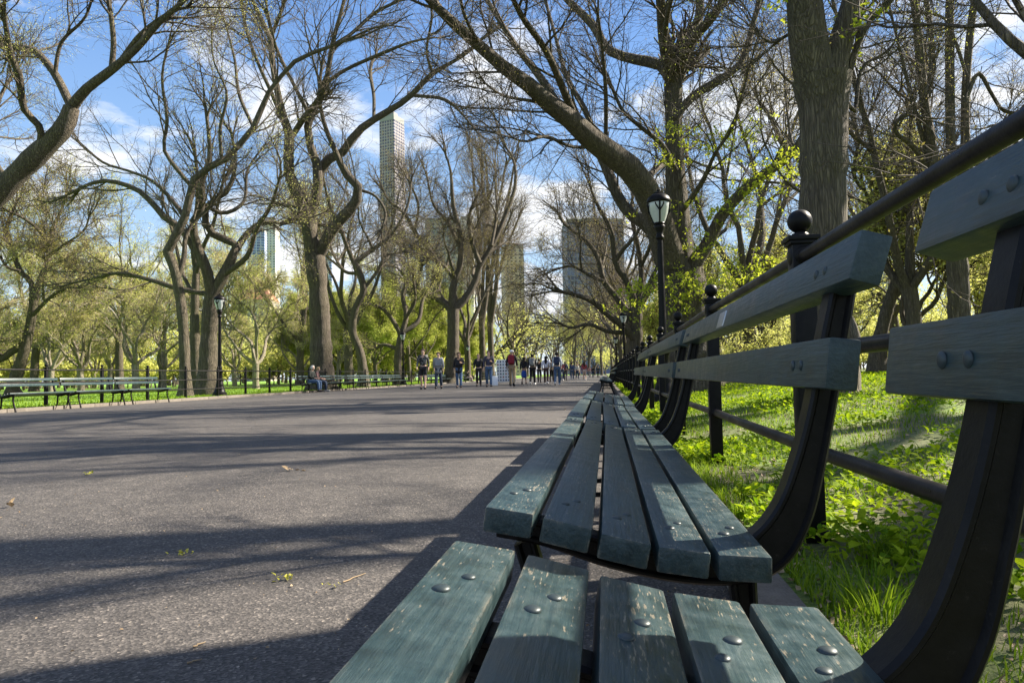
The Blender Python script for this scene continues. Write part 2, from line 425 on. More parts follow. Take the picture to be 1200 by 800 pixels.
def ibeam(b, pts, y, ty=.023, web=.017, d=.008):
    s_ = catmull(pts, 8*(len(pts)-1)+1); T = np.gradient(s_[:, :2], axis=0); T /= np.linalg.norm(T, axis=1, keepdims=True)
    nx, nz = -T[:, 1], T[:, 0]
    rings = []
    for (x, z, hw), a, c in zip(s_, nx, nz):
        k = hw-min(d, hw*.45); e = hw-.004
        sec = [(e, ty), (hw, ty-.005), (hw, -ty+.005), (e, -ty), (k, -ty), (k-.004, -web), (-k+.004, -web), (-k, -ty), (-e, -ty), (-hw, -ty+.005), (-hw, ty-.005), (-e, ty), (-k, ty), (-k+.004, web), (k-.004, web), (k, ty)]
        rings.append([(x+a*u, y+v, z+c*u) for u, v in sec])
    r = np.array(rings); n, S = r.shape[:2]
    i = np.arange(n-1)[:, None]*S; k = np.arange(S)[None]; k2 = (k+1) % S
    q = np.stack([i+k, i+k2, i+S+k2, i+S+k], -1).reshape(-1, 4)
    caps = []
    for e in (0, (n-1)*S):
        caps += [[e+0, e+1, e+14], [e+0, e+14, e+15], [e+1, e+2, e+14], [e+2, e+4, e+3], [e+2, e+5, e+4], [e+2, e+14, e+5],
                 [e+14, e+13, e+5], [e+13, e+6, e+5], [e+13, e+12, e+6], [e+12, e+10, e+6], [e+10, e+9, e+6], [e+9, e+7, e+6], [e+9, e+8, e+7], [e+12, e+11, e+10]]
    b.add(r.reshape(-1, 3), quads=q, tris=caps)
def frame_mesh(y):
    b = MB()
    ibeam(b, [(-.178, .378, .016), (-.10, .368, .020), (0, .338, .022), (.10, .320, .024), (.185, .322, .028), (.238, .346, .033), (.276, .400, .028), (.302, .474, .023), (.324, .560, .020), (.345, .660, .020), (.372, .785, .017)], y)
    ibeam(b, [(-.135, .352, .018), (-.118, .27, .017), (-.135, .17, .015), (-.165, .08, .015), (-.185, .0, .017), (-.20, -.052, .020)], y, .018, .009, .008)
    ibeam(b, [(.20, .30, .020), (.205, .22, .017), (.215, .12, .015), (.24, .03, .016), (.27, -.052, .020)], y, .018, .009, .008)
    ibeam(b, [(-.142, .13, .010), (-.06, .118, .009), (.03, .126, .010), (.12, .118, .009), (.212, .13, .010)], y, .012, .007, .004)
    for x in (-.205, .275): b.box((x, y, -.055), (.075, .06, .014), bev=.003)
    return b
FR = (.145, BL-.145)
tl = [math.atan2(-.012, .08), math.atan2(-.019, .08), math.atan2(-.018, .08), math.atan2(-.010, .08), math.atan2(-.003, .08)]
backs = [(.295, .325+.30, R(90+7)), (.336, .767, R(90+17))]
bolt_me = []
for d in ((.0082, .0082, .0038), (.0038, .0082, .0082)):
    bb = MB(); bb.ball((0, 0, 0), d, 14, 8); bolt_me.append(bb.mesh('bolt_head', M['bolt']))
def make_bench(loc, rz, bolts=True):
    root = empty('park_bench', loc, rz)
    slats = []
    for x, z, a in zip(XS, ZS, tl):
        o = slat_mesh('seat_slat', M['slat'], x, z-SLAT_T/2, a).build('seat_slat', M['slat'], root, sharp=40); slats.append((o, x, z, a, 0))
    for x, z, a in backs:
        o = slat_mesh('back_slat', M['slat_back'], x+.021, z, math.pi-a, t=.042).build('back_slat', M['slat_back'], root, sharp=40); slats.append((o, x, z, a, 1))
    for y in FR: frame_mesh(y).build('frame', M['iron'], root, sharp=35)
    if bolts:
        for o, x, z, a, kind in slats:
            for y in FR:
                for s_ in (-1, 1):
                    dy = s_*.022; du = s_*.008
                    c = link(bpy.data.objects.new('bolt_head', bolt_me[kind]), o)
                    c.location = (x+du, y+dy, z+du*math.tan(a)) if kind == 0 else (x-.0005, y+dy, z)
                    c.scale = (1+.12*math.sin(37*y+9*x+5*s_), )*3
    return root
def place_bench(proto, loc, rz, label, group):
    o = copy_tree(proto); o.location = loc; o.rotation_euler = (0, 0, rz); tag(o, label, 'bench', group); return o
ZB = -.055
BENCHG_R = 'slatted benches along the right-hand fence'
def bz(b): return b
b0 = make_bench((0, -1.29, 0), 0); b0.location = (0, -1.29, 0)
tag(b0, 'nearest dark green slatted bench with scratched seat, cut by the bottom edge', 'bench', BENCHG_R)
b1 = place_bench(b0, (.0, .965, 0), R(-.2), 'second dark green slatted bench with a small metal plaque on its top slat', BENCHG_R)
pb = MB()
a = backs[1][2]
pb.box((.336-.0015+.0, BL*.52, .767), (.003, .11, .046), rot=(0, R(17), 0), bev=.001)
plq = pb.build('plaque', M['plaque'], [c for c in b1.children if c.name.startswith('back_slat')][1])
tb = MB()
for k in range(5):
    tb.box((.336-.0035-.0026*(k-2)*-1.0+.0, BL*.52+(.004 if k % 2 else 0), .767+.0085*(2-k)), (.001, .085-.012*(k % 3), .0028), rot=(0, R(17), 0))
place_bench(b0, (.0, 3.095, 0), R(.25), 'third slatted bench along the right fence, joined to the second by a narrow seam', BENCHG_R)
place_bench(b0, (.0, 5.25, .004), R(-.2), 'fourth and last slatted bench of the near row on the right', BENCHG_R)
far_proto = make_bench((0, 21.6, 0), 0, bolts=False)
tag(far_proto, 'slatted bench in the distant row beyond the lamp on the right', 'bench', 'distant benches of the right row')
for k in range(1, 11):
    place_bench(far_proto, (0, 21.6+2.14*k, 0), 0, 'slatted bench in the distant row beyond the lamp on the right', 'distant benches of the right row')
SP = 2.14
XFL, XFR = -15.5, .73
def left_bench(k, label, group):
    return place_bench(far_proto, (-14.77, 17.2+SP*k+2.1, -.0), math.pi, label, group)
left_bench(-1, 'green slatted bench at the left edge, first of three before the left fence', 'three benches on the near left')
left_bench(0, 'green slatted bench in the middle of the three before the left fence', 'three benches on the near left')
left_bench(1, 'green slatted bench at the lamp end of the three before the left fence', 'three benches on the near left')
for k in range(7, 15):
    left_bench(k, ('green bench left of the seated white-haired man' if k == 7 else 'green bench under the seated white-haired man' if k == 8 else 'green bench in the row right of the seated man on the far left side'), 'benches in the far left row')
for k in range(18, 26):
    left_bench(k, 'green bench far down the left side behind the walking people', 'distant benches of the left side')

# ------------------------------------------------------------------ fences
def post_mesh():
    b = MB()
    b.box((0, 0, .53), (.078, .078, 1.12), bev=.006)
    b.box((0, 0, 1.083), (.096, .096, .014), bev=.004); b.box((0, 0, 1.098), (.112, .112, .018), bev=.005)
    b.box((0, 0, .02), (.10, .10, .05), bev=.006)
    for z in (1.035, .685, .335):
        for s_ in (-1, 1):
            c = MB(); c.lathe([(.0, .006), (.020, .006), (.030, .003), (.034, .0)], 18)
            v = np.concatenate(c.v); b.add(np.stack([v[:, 0], s_*(.039+v[:, 2]), v[:, 1]+z], -1), quads=np.concatenate(c.f4)[:, ::-s_])
            b.add(np.stack([s_*(.039+v[:, 2]), v[:, 0], v[:, 1]+z], -1), quads=np.concatenate(c.f4)[:, ::s_])
    return b
def finial_mesh():
    b = MB(); p = [(.030, 1.106), (.030, 1.118), (.020, 1.124), (.020, 1.132)]
    for t in np.linspace(-1.15, math.pi/2, 12): p.append((max(.0005, .044*math.cos(t)), 1.166+.044*math.sin(t)))
    b.lathe(p, 20); return b
pm = post_mesh().mesh('post', M['iron']); pm.set_sharp_from_angle(angle=R(40))
fm = finial_mesh().mesh('ball_finial', M['iron'])
def make_fence(x, ys, label, y0, y1, sc=1):
    root = empty('iron_fence', (x, ys[0], 0)); tag(root, label, 'fence')
    for y in ys:
        p = link(bpy.data.objects.new('post', pm), root); p.location = (0, y-ys[0], 0)
        link(bpy.data.objects.new('ball_finial', fm), p)
    for z in (1.035, .685, .335):
        b = MB(); yy = np.arange(y0, y1, SP/2)
        P = np.stack([0*yy, yy-ys[0], z+.004*np.sin(yy*1.7)], -1); b.tubes(P, np.full(len(yy), .0235), 16)
        b.build('rail', M['rail'], root)
    return root
make_fence(XFR, [2.63+SP*k for k in range(-3, 40)], 'black iron post-and-rail fence with ball finials behind the benches on the right', -5, 88)
make_fence(XFL, [17.2+SP*k for k in range(-5, 45)], 'black iron post-and-rail fence across the road at the edge of the left lawn', 6, 113)

# ------------------------------------------------------------------ street lamps
def make_lamp(loc, sc, label):
    root = empty('street_lamp', loc); tag(root, label, 'street lamp', 'black park lamps')
    b = MB()
    b.lathe([(.0, 0), (.30, 0), (.30, .05), (.27, .07), (.27, .13), (.22, .17), (.20, .26), (.17, .36), (.15, .42), (.16, .45), (.13, .50), (.115, .75), (.105, .92), (.125, .95), (.14, .99), (.125, 1.03), (.09, 1.07), (.10, 1.12), (.085, 1.17), (.075, 1.25)], 16)
    b.build('base', M['iron'], root, sharp=50)
    b = MB(); a = np.arange(32)*2*np.pi/32
    zs = np.linspace(1.25, 3.22, 6); r = np.linspace(.072, .052, 6)
    v = [[((q*(1+.06*math.cos(16*t)))*math.cos(t), (q*(1+.06*math.cos(16*t)))*math.sin(t), z) for t in a] for z, q in zip(zs, r)]
    i = np.arange(5)[:, None]*32; k = np.arange(32)[None]; k2 = (k+1) % 32
    b.add(np.array(v).reshape(-1, 3), quads=np.stack([i+k, i+k2, i+32+k2, i+32+k], -1).reshape(-1, 4))
    b.lathe([(.06, 3.20), (.085, 3.22), (.085, 3.26), (.065, 3.29), (.07, 3.35), (.095, 3.42), (.115, 3.47), (.085, 3.50), (.0, 3.50)], 18)
    b.build('pole', M['iron'], root)
    b = MB(); b.lathe([(.0, 3.50), (.085, 3.50), (.10, 3.53), (.135, 3.62), (.17, 3.72), (.20, 3.82), (.213, 3.90), (.205, 3.955), (.0, 3.955)], 24)
    b.build('lantern_glass', M['glass_lamp'], root)
    b = MB()
    for k in range(8):
        t = 2*math.pi*k/8; P = np.array([((q+.004)*math.cos(t), (q+.004)*math.sin(t), z) for q, z in [(.09, 3.50), (.138, 3.62), (.173, 3.72), (.203, 3.82), (.216, 3.90), (.209, 3.96)]])
        if k % 2 == 0: b.tubes(P, np.full(6, .017), 6)
        for s_ in (-1, 1):
            A = []
            for q in np.linspace(0, 1, 8):
                tt = t+s_*(math.pi/8)*math.sin(q*math.pi/2); z = 3.74+.17*q**.8 if k % 2 == 0 else 3.92
                A.append((.208*(1 if q > .2 else .97)*math.cos(tt), .208*math.sin(tt)*(1 if q > .2 else .97), z))
            if k % 2 == 0: b.tubes(np.array(A), np.full(8, .014), 6)
    b.lathe([(.085, 3.50), (.098, 3.50), (.105, 3.54), (.095, 3.54)], 20)
    b.build('lantern_ribs', M['iron'], root)
    b = MB(); b.lathe([(.0, 3.925), (.218, 3.925), (.238, 3.945), (.234, 3.985), (.20, 4.05), (.15, 4.085), (.10, 4.115), (.105, 4.13), (.06, 4.15), (.03, 4.165), (.035, 4.19), (.0, 4.215)], 24)
    b.build('lantern_cap', M['iron'], root, sharp=60)
    root.scale = (sc, sc, sc); return root
def lamp_at(px, X, zc, label, sc=1.0, ground=0.0):
    y = (zc + X*math.sin(yaw))/math.cos(yaw)
    return make_lamp((X, y, ground), sc, label)
lamp_at(777, 1.13, 13.2, 'tall black park lamp behind the right fence, in front of the forked elm', .99, .02)
lamp_at(733, 1.15, 40, 'second black lamp down the right fence, its lantern level with low green shoots', 1, .02)
lamp_at(724, 1.15, 68, 'third black lamp far down the right fence', 1, .02)
lamp_at(257, XFL-.15, 28.0, 'black park lamp standing in the left fence beside twin elm trunks', 1.0, .02)
lamp_at(470, XFL-.15, 53.5, 'small black lamp far down the left fence among green trees', 1.0, .02)
lamp_at(546, XFL-.15, 79, 'farthest black lamp on the left, half hidden behind walkers', 1.0, .02)
# ------------------------------------------------------------------ people
def skin_mesh(name, verts, edges, radii, sub=1, root_i=0):
    me = bpy.data.meshes.new(name); me.from_pydata([tuple(v) for v in verts], edges, [])
    o = bpy.data.objects.new(name, me); COL.objects.link(o)
    o.modifiers.new('skin', 'SKIN')
    for i, r_ in enumerate(radii):
        q = r_ if isinstance(r_, tuple) else (r_, r_)
        me.skin_vertices[0].data[i].radius = q
    me.skin_vertices[0].data[root_i].use_root = True
    if sub: s_ = o.modifiers.new('sub', 'SUBSURF'); s_.levels = sub
    dg = bpy.context.evaluated_depsgraph_get(); dg.update()
    out = bpy.data.meshes.new_from_object(o.evaluated_get(dg)); out.name = name
    bpy.data.objects.remove(o); bpy.data.meshes.remove(me)
    out.polygons.foreach_set('use_smooth', np.ones(len(out.polygons), bool)); return out
def pose(kind):
    P = dict(pelvis=(0, 0, .94), spine=(0, .0, 1.10), chest=(0, .0, 1.30), neck=(0, .0, 1.47), head=(0, .02, 1.60), crown=(0, .015, 1.71), nose=(0, .11, 1.585),
             shl=(-.17, 0, 1.41), shr=(.17, 0, 1.41), hipl=(-.09, 0, .90), hipr=(.09, 0, .90))
    if kind in ('walk', 'walkb'):
        s_ = 1 if kind == 'walk' else -1
        P.update(kneel=(-.095, .13*s_ if s_ > 0 else .02, .50), ankl=(-.10, .20 if s_ > 0 else -.24, .08 if s_ > 0 else .14), toel=(-.11, .34 if s_ > 0 else -.13, .035),
                 kneer=(.095, .02 if s_ > 0 else .13, .50), ankr=(.10, -.24 if s_ > 0 else .20, .14 if s_ > 0 else .08), toer=(.11, -.13 if s_ > 0 else .34, .035),
                 ell=(-.225, -.10*s_, 1.15), hal=(-.23, -.03*s_, .92), elr=(.225, .10*s_-.04, 1.15), har=(.23, .20*s_, .95))
    elif kind == 'hold':      # walking with one forearm raised in front
        P.update(kneel=(-.095, .13, .50), ankl=(-.10, .20, .08), toel=(-.11, .34, .035), kneer=(.095, .02, .50), ankr=(.10, -.20, .12), toer=(.11, -.08, .035),
                 ell=(-.23, -.04, 1.14), hal=(-.13, .22, 1.20), elr=(.23, -.05, 1.15), har=(.24, .02, .92))
    else:                     # sitting, seat at 0.43
        P.update(pelvis=(0, 0, .53), spine=(0, -.02, .68), chest=(0, -.01, .88), neck=(0, .03, 1.05), head=(0, .08, 1.17), crown=(0, .08, 1.28), nose=(0, .17, 1.15),
                 shl=(-.17, .0, .98), shr=(.17, .0, .98), hipl=(-.09, .03, .52), hipr=(.09, .03, .52), kneel=(-.11, .44, .53), ankl=(-.11, .42, .09), toel=(-.12, .56, .04),
                 kneer=(.12, .46, .53), ankr=(.13, .50, .09), toer=(.14, .64, .04), ell=(-.23, .06, .74), hal=(-.10, .30, .68), elr=(.23, .06, .74), har=(.10, .30, .68))
    return {k: np.array(v, float) for k, v in P.items()}
def build_pose(kind):
    P = pose(kind)
    V, E, Rr = [], [], []
    def v(p, r_): V.append(p); Rr.append(r_); return len(V)-1
    pe = v(P['pelvis'], (.135, .095)); sp_ = v(P['spine'], (.125, .085)); ch = v(P['chest'], (.145, .095)); ne = v(P['neck'], .052)
    jaw = v(P['neck']*.45+P['head']*.55+np.array([0, .02, 0]), .062); he = v(P['head'], (.072, .088)); cr = v(P['crown'], .050)
    E += [(pe, sp_), (sp_, ch), (ch, ne), (ne, jaw), (jaw, he), (he, cr)]
    no = v(P['nose'], .014); E.append((he, no))
    for s_, sg in (('l', -1), ('r', 1)):
        ea = v(P['head']+np.array([sg*.085, -.01, -.005]), .014); E.append((he, ea))
        sh = v(P['sh'+s_], .052); el = v(P['el'+s_], .038); wr = v(P['ha'+s_], .026); E += [(ch, sh), (sh, el), (el, wr)]
        d = nrm(P['ha'+s_]-P['el'+s_]+np.array([0, .04, 0])); sd = nrm(np.cross(d, np.array([sg, .3, .2])))
        pa = v(P['ha'+s_]+d*.075, (.030, .018)); E.append((wr, pa))
        for q in range(4):
            f1 = v(P['ha'+s_]+d*(.115+.004*(1.5-abs(q-1.5)))+sd*(q-1.5)*.019, .0085); f2 = v(P['ha'+s_]+d*(.155+.008*(1.5-abs(q-1.5)))+sd*(q-1.5)*.021-np.array([sg*.018, 0, 0]), .0075); E += [(pa, f1), (f1, f2)]
        t1 = v(P['ha'+s_]+d*.06+sd*.045, .010); t2 = v(P['ha'+s_]+d*.10+sd*.062, .0085); E += [(wr, t1), (t1, t2)]
        hi = v(P['hip'+s_], .085); kn = v(P['knee'+s_], .055); an = v(P['ank'+s_], .036); to = v(P['toe'+s_], .032); E += [(pe, hi), (hi, kn), (kn, an), (an, to)]
    body = skin_mesh('body', V, E, Rr)
    # clothes follow the same joints, a little wider
    def cloth(name, chains, radii, sub=1):
        V, E, Rr, idx = [], [], [], {}
        for c, rr in zip(chains, radii):
            last = None
            for k, r_ in zip(c, rr):
                kk = k if isinstance(k, str) else id(k)
                if kk not in idx: idx[kk] = len(V); V.append(P[k] if isinstance(k, str) else k); Rr.append(r_)
                if last is not None: E.append((last, idx[kk]))
                last = idx[kk]
        return skin_mesh(name, V, E, Rr, sub)
    low = P['pelvis']*.8+P['spine']*.2
    nk = P['neck']*.75+P['chest']*.25
    top = cloth('jacket', [[low, 'spine', 'chest', nk], ['chest', 'shl', 'ell', P['ell']*.1+P['hal']*.9], ['chest', 'shr', 'elr', P['elr']*.1+P['har']*.9]],
                [[(.165, .125), (.155, .115), (.168, .118), .072], [0, .074, .056, .046], [0, .074, .056, .046]])
    coat = cloth('coat', [['pelvis', 'spine', 'chest', nk], ['pelvis', (P['kneel']+P['kneer'])/2*.55+P['pelvis']*.45], ['chest', 'shl', 'ell', P['ell']*.1+P['hal']*.9], ['chest', 'shr', 'elr', P['elr']*.1+P['har']*.9]],
                 [[(.185, .145), (.16, .12), (.17, .12), .072], [0, (.21, .17)], [0, .076, .06, .05], [0, .076, .06, .05]])
    trs = cloth('trousers', [['pelvis', 'hipl', 'kneel', 'ankl'], ['pelvis', 'hipr', 'kneer', 'ankr']], [[(.15, .11), .105, .078, .066], [0, .105, .078, .066]])
    kl, kr = P['hipl']*.15+P['kneel']*.85, P['hipr']*.15+P['kneer']*.85
    sho = cloth('shorts', [['pelvis', 'hipl', kl], ['pelvis', 'hipr', kr]], [[(.155, .115), .11, .092], [0, .11, .092]])
    mid = (P['kneel']+P['kneer'])/2
    ski = cloth('skirt', [['pelvis', P['pelvis']*.6+mid*.4, mid+np.array([0, 0, -.12])]], [[(.15, .12), (.19, .17), (.21, .2)]])
    hd = P['head']
    def hair(long_):
        b = MB(); b.ball(hd+np.array([0, -.012, .035]), (.098, .108, .10), 14, 10)
        if long_:
            b2 = MB(); Pp = np.array([hd+np.array([0, -.05, .06]), hd+np.array([0, -.085, -.06]), hd+np.array([0, -.10, -.22]), hd+np.array([0, -.10, -.36])]); b.tubes(Pp, np.array([.08, .088, .085, .04]), 10)
        me = b.mesh('hair', None)
        c = np.zeros(len(me.vertices)*3); me.vertices.foreach_get('co', c); c = c.reshape(-1, 3)
        f = (c[:, 1] > hd[1]+.055) & (c[:, 2] < hd[2]+.075); c[f, 1] = hd[1]+.03
        me.vertices.foreach_set('co', c.ravel()); return me
    b = MB(); b.ball(hd+np.array([0, -.005, .06]), (.102, .112, .075), 14, 8); b.box(hd+np.array([0, .12, .055]), (.13, .10, .012), bev=.004); cap = b.mesh('cap', None)
    b = MB(); c0 = P['chest']; b.box(c0+np.array([0, -.20, -.03]), (.30, .17, .44), bev=.06); b.box(c0+np.array([0, -.30, -.10]), (.22, .06, .20), bev=.025)
    pack = b.mesh('backpack', None)
    b = MB()
    for sg in (-1, 1): b.tubes(np.array([c0+np.array([sg*.10, -.12, .16]), c0+np.array([sg*.105, .0, .185]), c0+np.array([sg*.11, .125, .05]), c0+np.array([sg*.13, .09, -.16]), c0+np.array([sg*.14, -.12, -.20])]), np.full(5, .018), 6)
    strap = b.mesh('shoulder_straps', None)
    shoe = []
    for s_ in 'lr':
        b = MB(); a_, t_ = P['ank'+s_], P['toe'+s_]; d = t_-a_; d[2] = 0; L = np.linalg.norm(d); yaw_ = math.atan2(-d[0], d[1])
        c_ = (a_+t_)/2; sl_ = math.atan2(t_[2]-(a_[2]-.05), L)*.9
        b.box((c_[0], c_[1]-.02, min(a_[2], .09)/2+.02 if a_[2] < .1 else a_[2]-.055), (.092, .27, .075), rot=(sl_ if a_[2] > .1 else 0, 0, yaw_), bev=.028); shoe.append(b.mesh('shoe', None))
    return dict(body=body, jacket=top, coat=coat, trousers=trs, shorts=sho, skirt=ski, hair=hair(False), long_hair=hair(True), cap=cap, backpack=pack, shoulder_straps=strap, shoe=shoe)
POSES = {k: build_pose(k) for k in ('walk', 'walkb', 'hold', 'sit')}
CM = {}
def colmat(c, pat=None):
    key = (tuple(c), pat)
    if key not in CM:
        if pat:
            m, nt, out = mat('patterned_cloth'); f = noise(nt, coords(nt), 14, 2); principled(nt, out, ramp(nt, f, [(.42, c), (.5, pat), (.58, c)], 'CONSTANT'), .9); CM[key] = m
        else: CM[key] = simple('cloth', c, .85, .15, 9)
    return CM[key]
SKIN = {'light': (.55, .36, .27), 'tan': (.38, .24, .16), 'dark': (.14, .08, .055)}
def person(label, X, Y, z, rz, kind, h=1.72, skin='light', parts=(), group=None):
    s_ = h/1.72; root = empty('person', (X, Y, z), rz); root.scale = (s_, s_, s_); tag(root, label, 'person', group)
    ps = POSES[kind]
    for nm, c in (('body', SKIN[skin]),)+tuple(parts):
        mm = colmat(*c) if isinstance(c[0], tuple) else colmat(c)
        for me in (ps[nm] if isinstance(ps[nm], list) else [ps[nm]]):
            k = me.copy(); k.materials.clear(); k.materials.append(mm); link(bpy.data.objects.new('hair' if nm == 'long_hair' else nm, k), root)
    return root
BLK, DEN, DDEN, WHT, GRY, TANC, NAVY = (.012, .012, .015), (.06, .11, .20), (.025, .04, .075), (.7, .7, .7), (.25, .26, .27), (.34, .25, .15), (.02, .03, .07)
DKH, BRH, GYH, BLH = (.018, .013, .010), (.06, .035, .02), (.55, .53, .50), (.35, .24, .12)
def walker(px, yh, yf, h, face, kind, skin, parts, label, group='people walking along the road'):
    zc = h*F/(yf-yh); p = at(px, 440, zc); x, y = p[0], p[1]
    return person(label, x, y, road_z(x), R(180+8) if face else R(0), kind, h, skin, parts, group)
sh_b, sh_w = ('shoe', BLK), ('shoe', WHT)
walker(496, 408, 455.5, 1.8, 1, 'walk', 'light', (('jacket', (BLK, (.22, .22, .20))), ('shorts', BLK), ('hair', BRH), sh_b), 'person in a black and grey patterned jacket and black shorts, leftmost of the walkers')
walker(514, 412, 455, 1.68, 1, 'walkb', 'light', (('coat', GRY), ('trousers', DDEN), ('hair', BRH), sh_b), 'person in an open grey coat and dark jeans walking towards the camera')
walker(538, 412.5, 454.5, 1.68, 1, 'hold', 'tan', (('coat', BLK), ('trousers', DEN), ('long_hair', BRH), sh_b), 'person with long brown hair in a black coat holding something to the chest')
walker(561, 415, 453, 1.7, 1, 'walk', 'light', (('jacket', BLK), ('trousers', BLK), ('hair', BLH), sh_b), 'person dressed all in black beside the bench sitter')
walker(573, 410.5, 453, 1.78, 1, 'hold', 'light', (('jacket', (.05, .05, .085)), ('trousers', DEN), ('hair', BRH), ('shoulder_straps', (.09, .07, .06)), sh_b), 'person in dark navy jacket and blue jeans standing just left of the display board')
walker(600, 410, 452.5, 1.84, 0, 'walk', 'tan', (('jacket', BLK), ('trousers', TANC), ('cap', WHT), ('backpack', (.22, .012, .03)), ('shoulder_straps', BLK), sh_b), 'person in a white cap and khaki trousers carrying a red backpack')
walker(614, 419, 450.5, 1.62, 0, 'walkb', 'tan', (('jacket', BLK), ('skirt', (.02, .07, .32)), ('long_hair', DKH), sh_b), 'person in a long bright blue skirt seen from behind')
walker(624, 415.5, 451.5, 1.75, 0, 'walkb', 'tan', (('jacket', BLK), ('trousers', BLK), ('hair', DKH), ('backpack', (.22, .22, .21)), sh_w), 'person in black with a grey backpack and white shoes')
walker(632, 421, 449, 1.66, 0, 'walk', 'tan', (('jacket', BLK), ('trousers', BLK), ('hair', DKH), sh_b), 'person all in black half hidden between the grey backpack and the white top')
walker(640, 418.5, 451.5, 1.66, 0, 'walk', 'tan', (('jacket', (.62, .62, .70)), ('trousers', (.05, .025, .02)), ('long_hair', DKH), sh_w), 'person with long black hair, white top and brown trousers')
walker(653, 413.5, 452, 1.8, 0, 'walkb', 'light', (('jacket', (.50, .54, .58)), ('trousers', DEN), ('hair', DKH), ('backpack', NAVY), sh_w), 'person in a pale grey top and light jeans with a navy backpack')
walker(662.5, 425, 447.5, 1.7, 0, 'walk', 'tan', (('jacket', (.03, .05, .11)), ('trousers', BLK), ('long_hair', DKH), sh_b), 'smaller person in a dark blue top beyond the navy backpack')
walker(670.5, 426.5, 447, 1.7, 0, 'walkb', 'tan', (('jacket', (.05, .08, .16)), ('trousers', DEN), ('hair', DKH), sh_w), 'small person in blue jacket and jeans right of the dark blue top')
walker(685, 425, 447.5, 1.66, 0, 'walk', 'light', (('jacket', (.30, .05, .06)), ('shorts', (.5, .4, .36)), ('long_hair', DKH), sh_w), 'person with bare legs and long dark hair walking alone towards the far end')
walker(695, 430, 443.5, 1.7, 0, 'walkb', 'tan', (('jacket', BLK), ('trousers', DDEN), ('hair', DKH), sh_b), 'tiny dark figure far down the road, left one of the last pair')
walker(701, 429.5, 443.5, 1.72, 0, 'walk', 'tan', (('jacket', (.02, .03, .03)), ('trousers', BLK), ('hair', DKH), sh_b), 'tiny dark figure farthest down the road beside the right bench row')
walker(646.5, 422, 448.5, 1.7, 0, 'walkb', 'tan', (('jacket', (.16, .13, .10)), ('trousers', BLK), ('hair', BRH), sh_b), 'person in a brown jacket partly hidden left of the navy backpack')
walker(658.5, 424.5, 448, 1.68, 0, 'walk', 'light', (('jacket', (.35, .10, .12)), ('trousers', DDEN), ('long_hair', BRH), sh_w), 'person in a dull red top partly hidden right of the navy backpack')
walker(676.5, 428, 446, 1.7, 1, 'walk', 'light', (('jacket', (.45, .45, .42)), ('trousers', DDEN), ('hair', BLH), sh_b), 'tiny person in a pale jacket walking towards the camera in the distance')
walker(691, 431, 443.6, 1.66, 1, 'walkb', 'light', (('jacket', (.45, .22, .22)), ('trousers', GRY), ('hair', BRH), sh_b), 'tiny person in a pinkish top in the far distance')
seat_x = -14.77
def sitter(px, label, parts, skin='light', h=1.72, rz=-90):
    zc = 14.6*F/((709-px)*.991); p = at(px, 440, zc)
    return person(label, seat_x+.03, p[1], -.045, R(rz), 'sit', h, skin, parts, 'people sitting on the left benches')
sitter(368, 'white-haired person in a dark jacket and blue jeans sitting on a left bench', (('jacket', (.012, .018, .016)), ('trousers', DEN), ('hair', GYH), sh_b), h=1.8, rz=-100)
sitter(374.5, 'person in jeans sitting close beside the white-haired person', (('jacket', (.10, .05, .05)), ('trousers', DDEN), ('hair', BLH), ('shoe', GRY)), h=1.72, rz=-80)
sitter(549, 'person in a black top and pale trousers sitting on a bench behind the walkers', (('jacket', BLK), ('trousers', (.45, .35, .32)), ('hair', DKH), sh_b), 'light', 1.7, -70)
# display board and sign
def stand(px, zc):
    p = at(px, 440, zc); return p[0], p[1], road_z(p[0])
x, y, z = stand(590, 41)
root = empty('display_board', (x, y, z), R(4)); tag(root, 'tall white display board hung with a grid of small pictures beside the walkers', 'display board')
b = MB(); b.box((0, 0, .83), (.82, .04, 1.34), bev=.006); b.build('panel', simple('board_white', (.80, .79, .77), .6, .05), root)
PC = [(.10, .16, .30), (.30, .10, .08), (.12, .22, .16), (.04, .05, .08), (.34, .30, .22), (.16, .20, .26)]
pm_ = [simple('picture', c, .5, .5, 30) for c in PC]
for i in range(5):
    for j in range(7):
        b = MB(); b.box((-.32+.16*i, -.024, .27+.185*j), (.085, .010, .100), bev=.003); b.build('picture', pm_[(i*3+j*5+i*j) % 6], root)
for s_ in (-1, 1):
    b = MB(); b.box((s_*.36, 0, .08), (.04, .05, .18)); b.box((s_*.36, 0, .02), (.05, .50, .03)); b.build('leg', M['iron'], root)
b = MB(); b.box((.41+.16, .12, .80), (.34, .03, 1.30), rot=(0, 0, R(35)), bev=.005); b.build('side_panel', simple('board_side', (.66, .66, .68), .6, .05), root)
x, y, z = stand(579.5, 38)
root = empty('sandwich_board', (x, y, z), R(10)); tag(root, 'small blank white folding sign standing on the road beside the display board', 'folding sign')
for s_ in (-1, 1):
    b = MB(); b.box((0, s_*.11, .27), (.36, .02, .56), rot=(R(s_*20), 0, 0), bev=.004); b.build('panel', simple('sign_white', (.8, .8, .8), .5, .03), root)

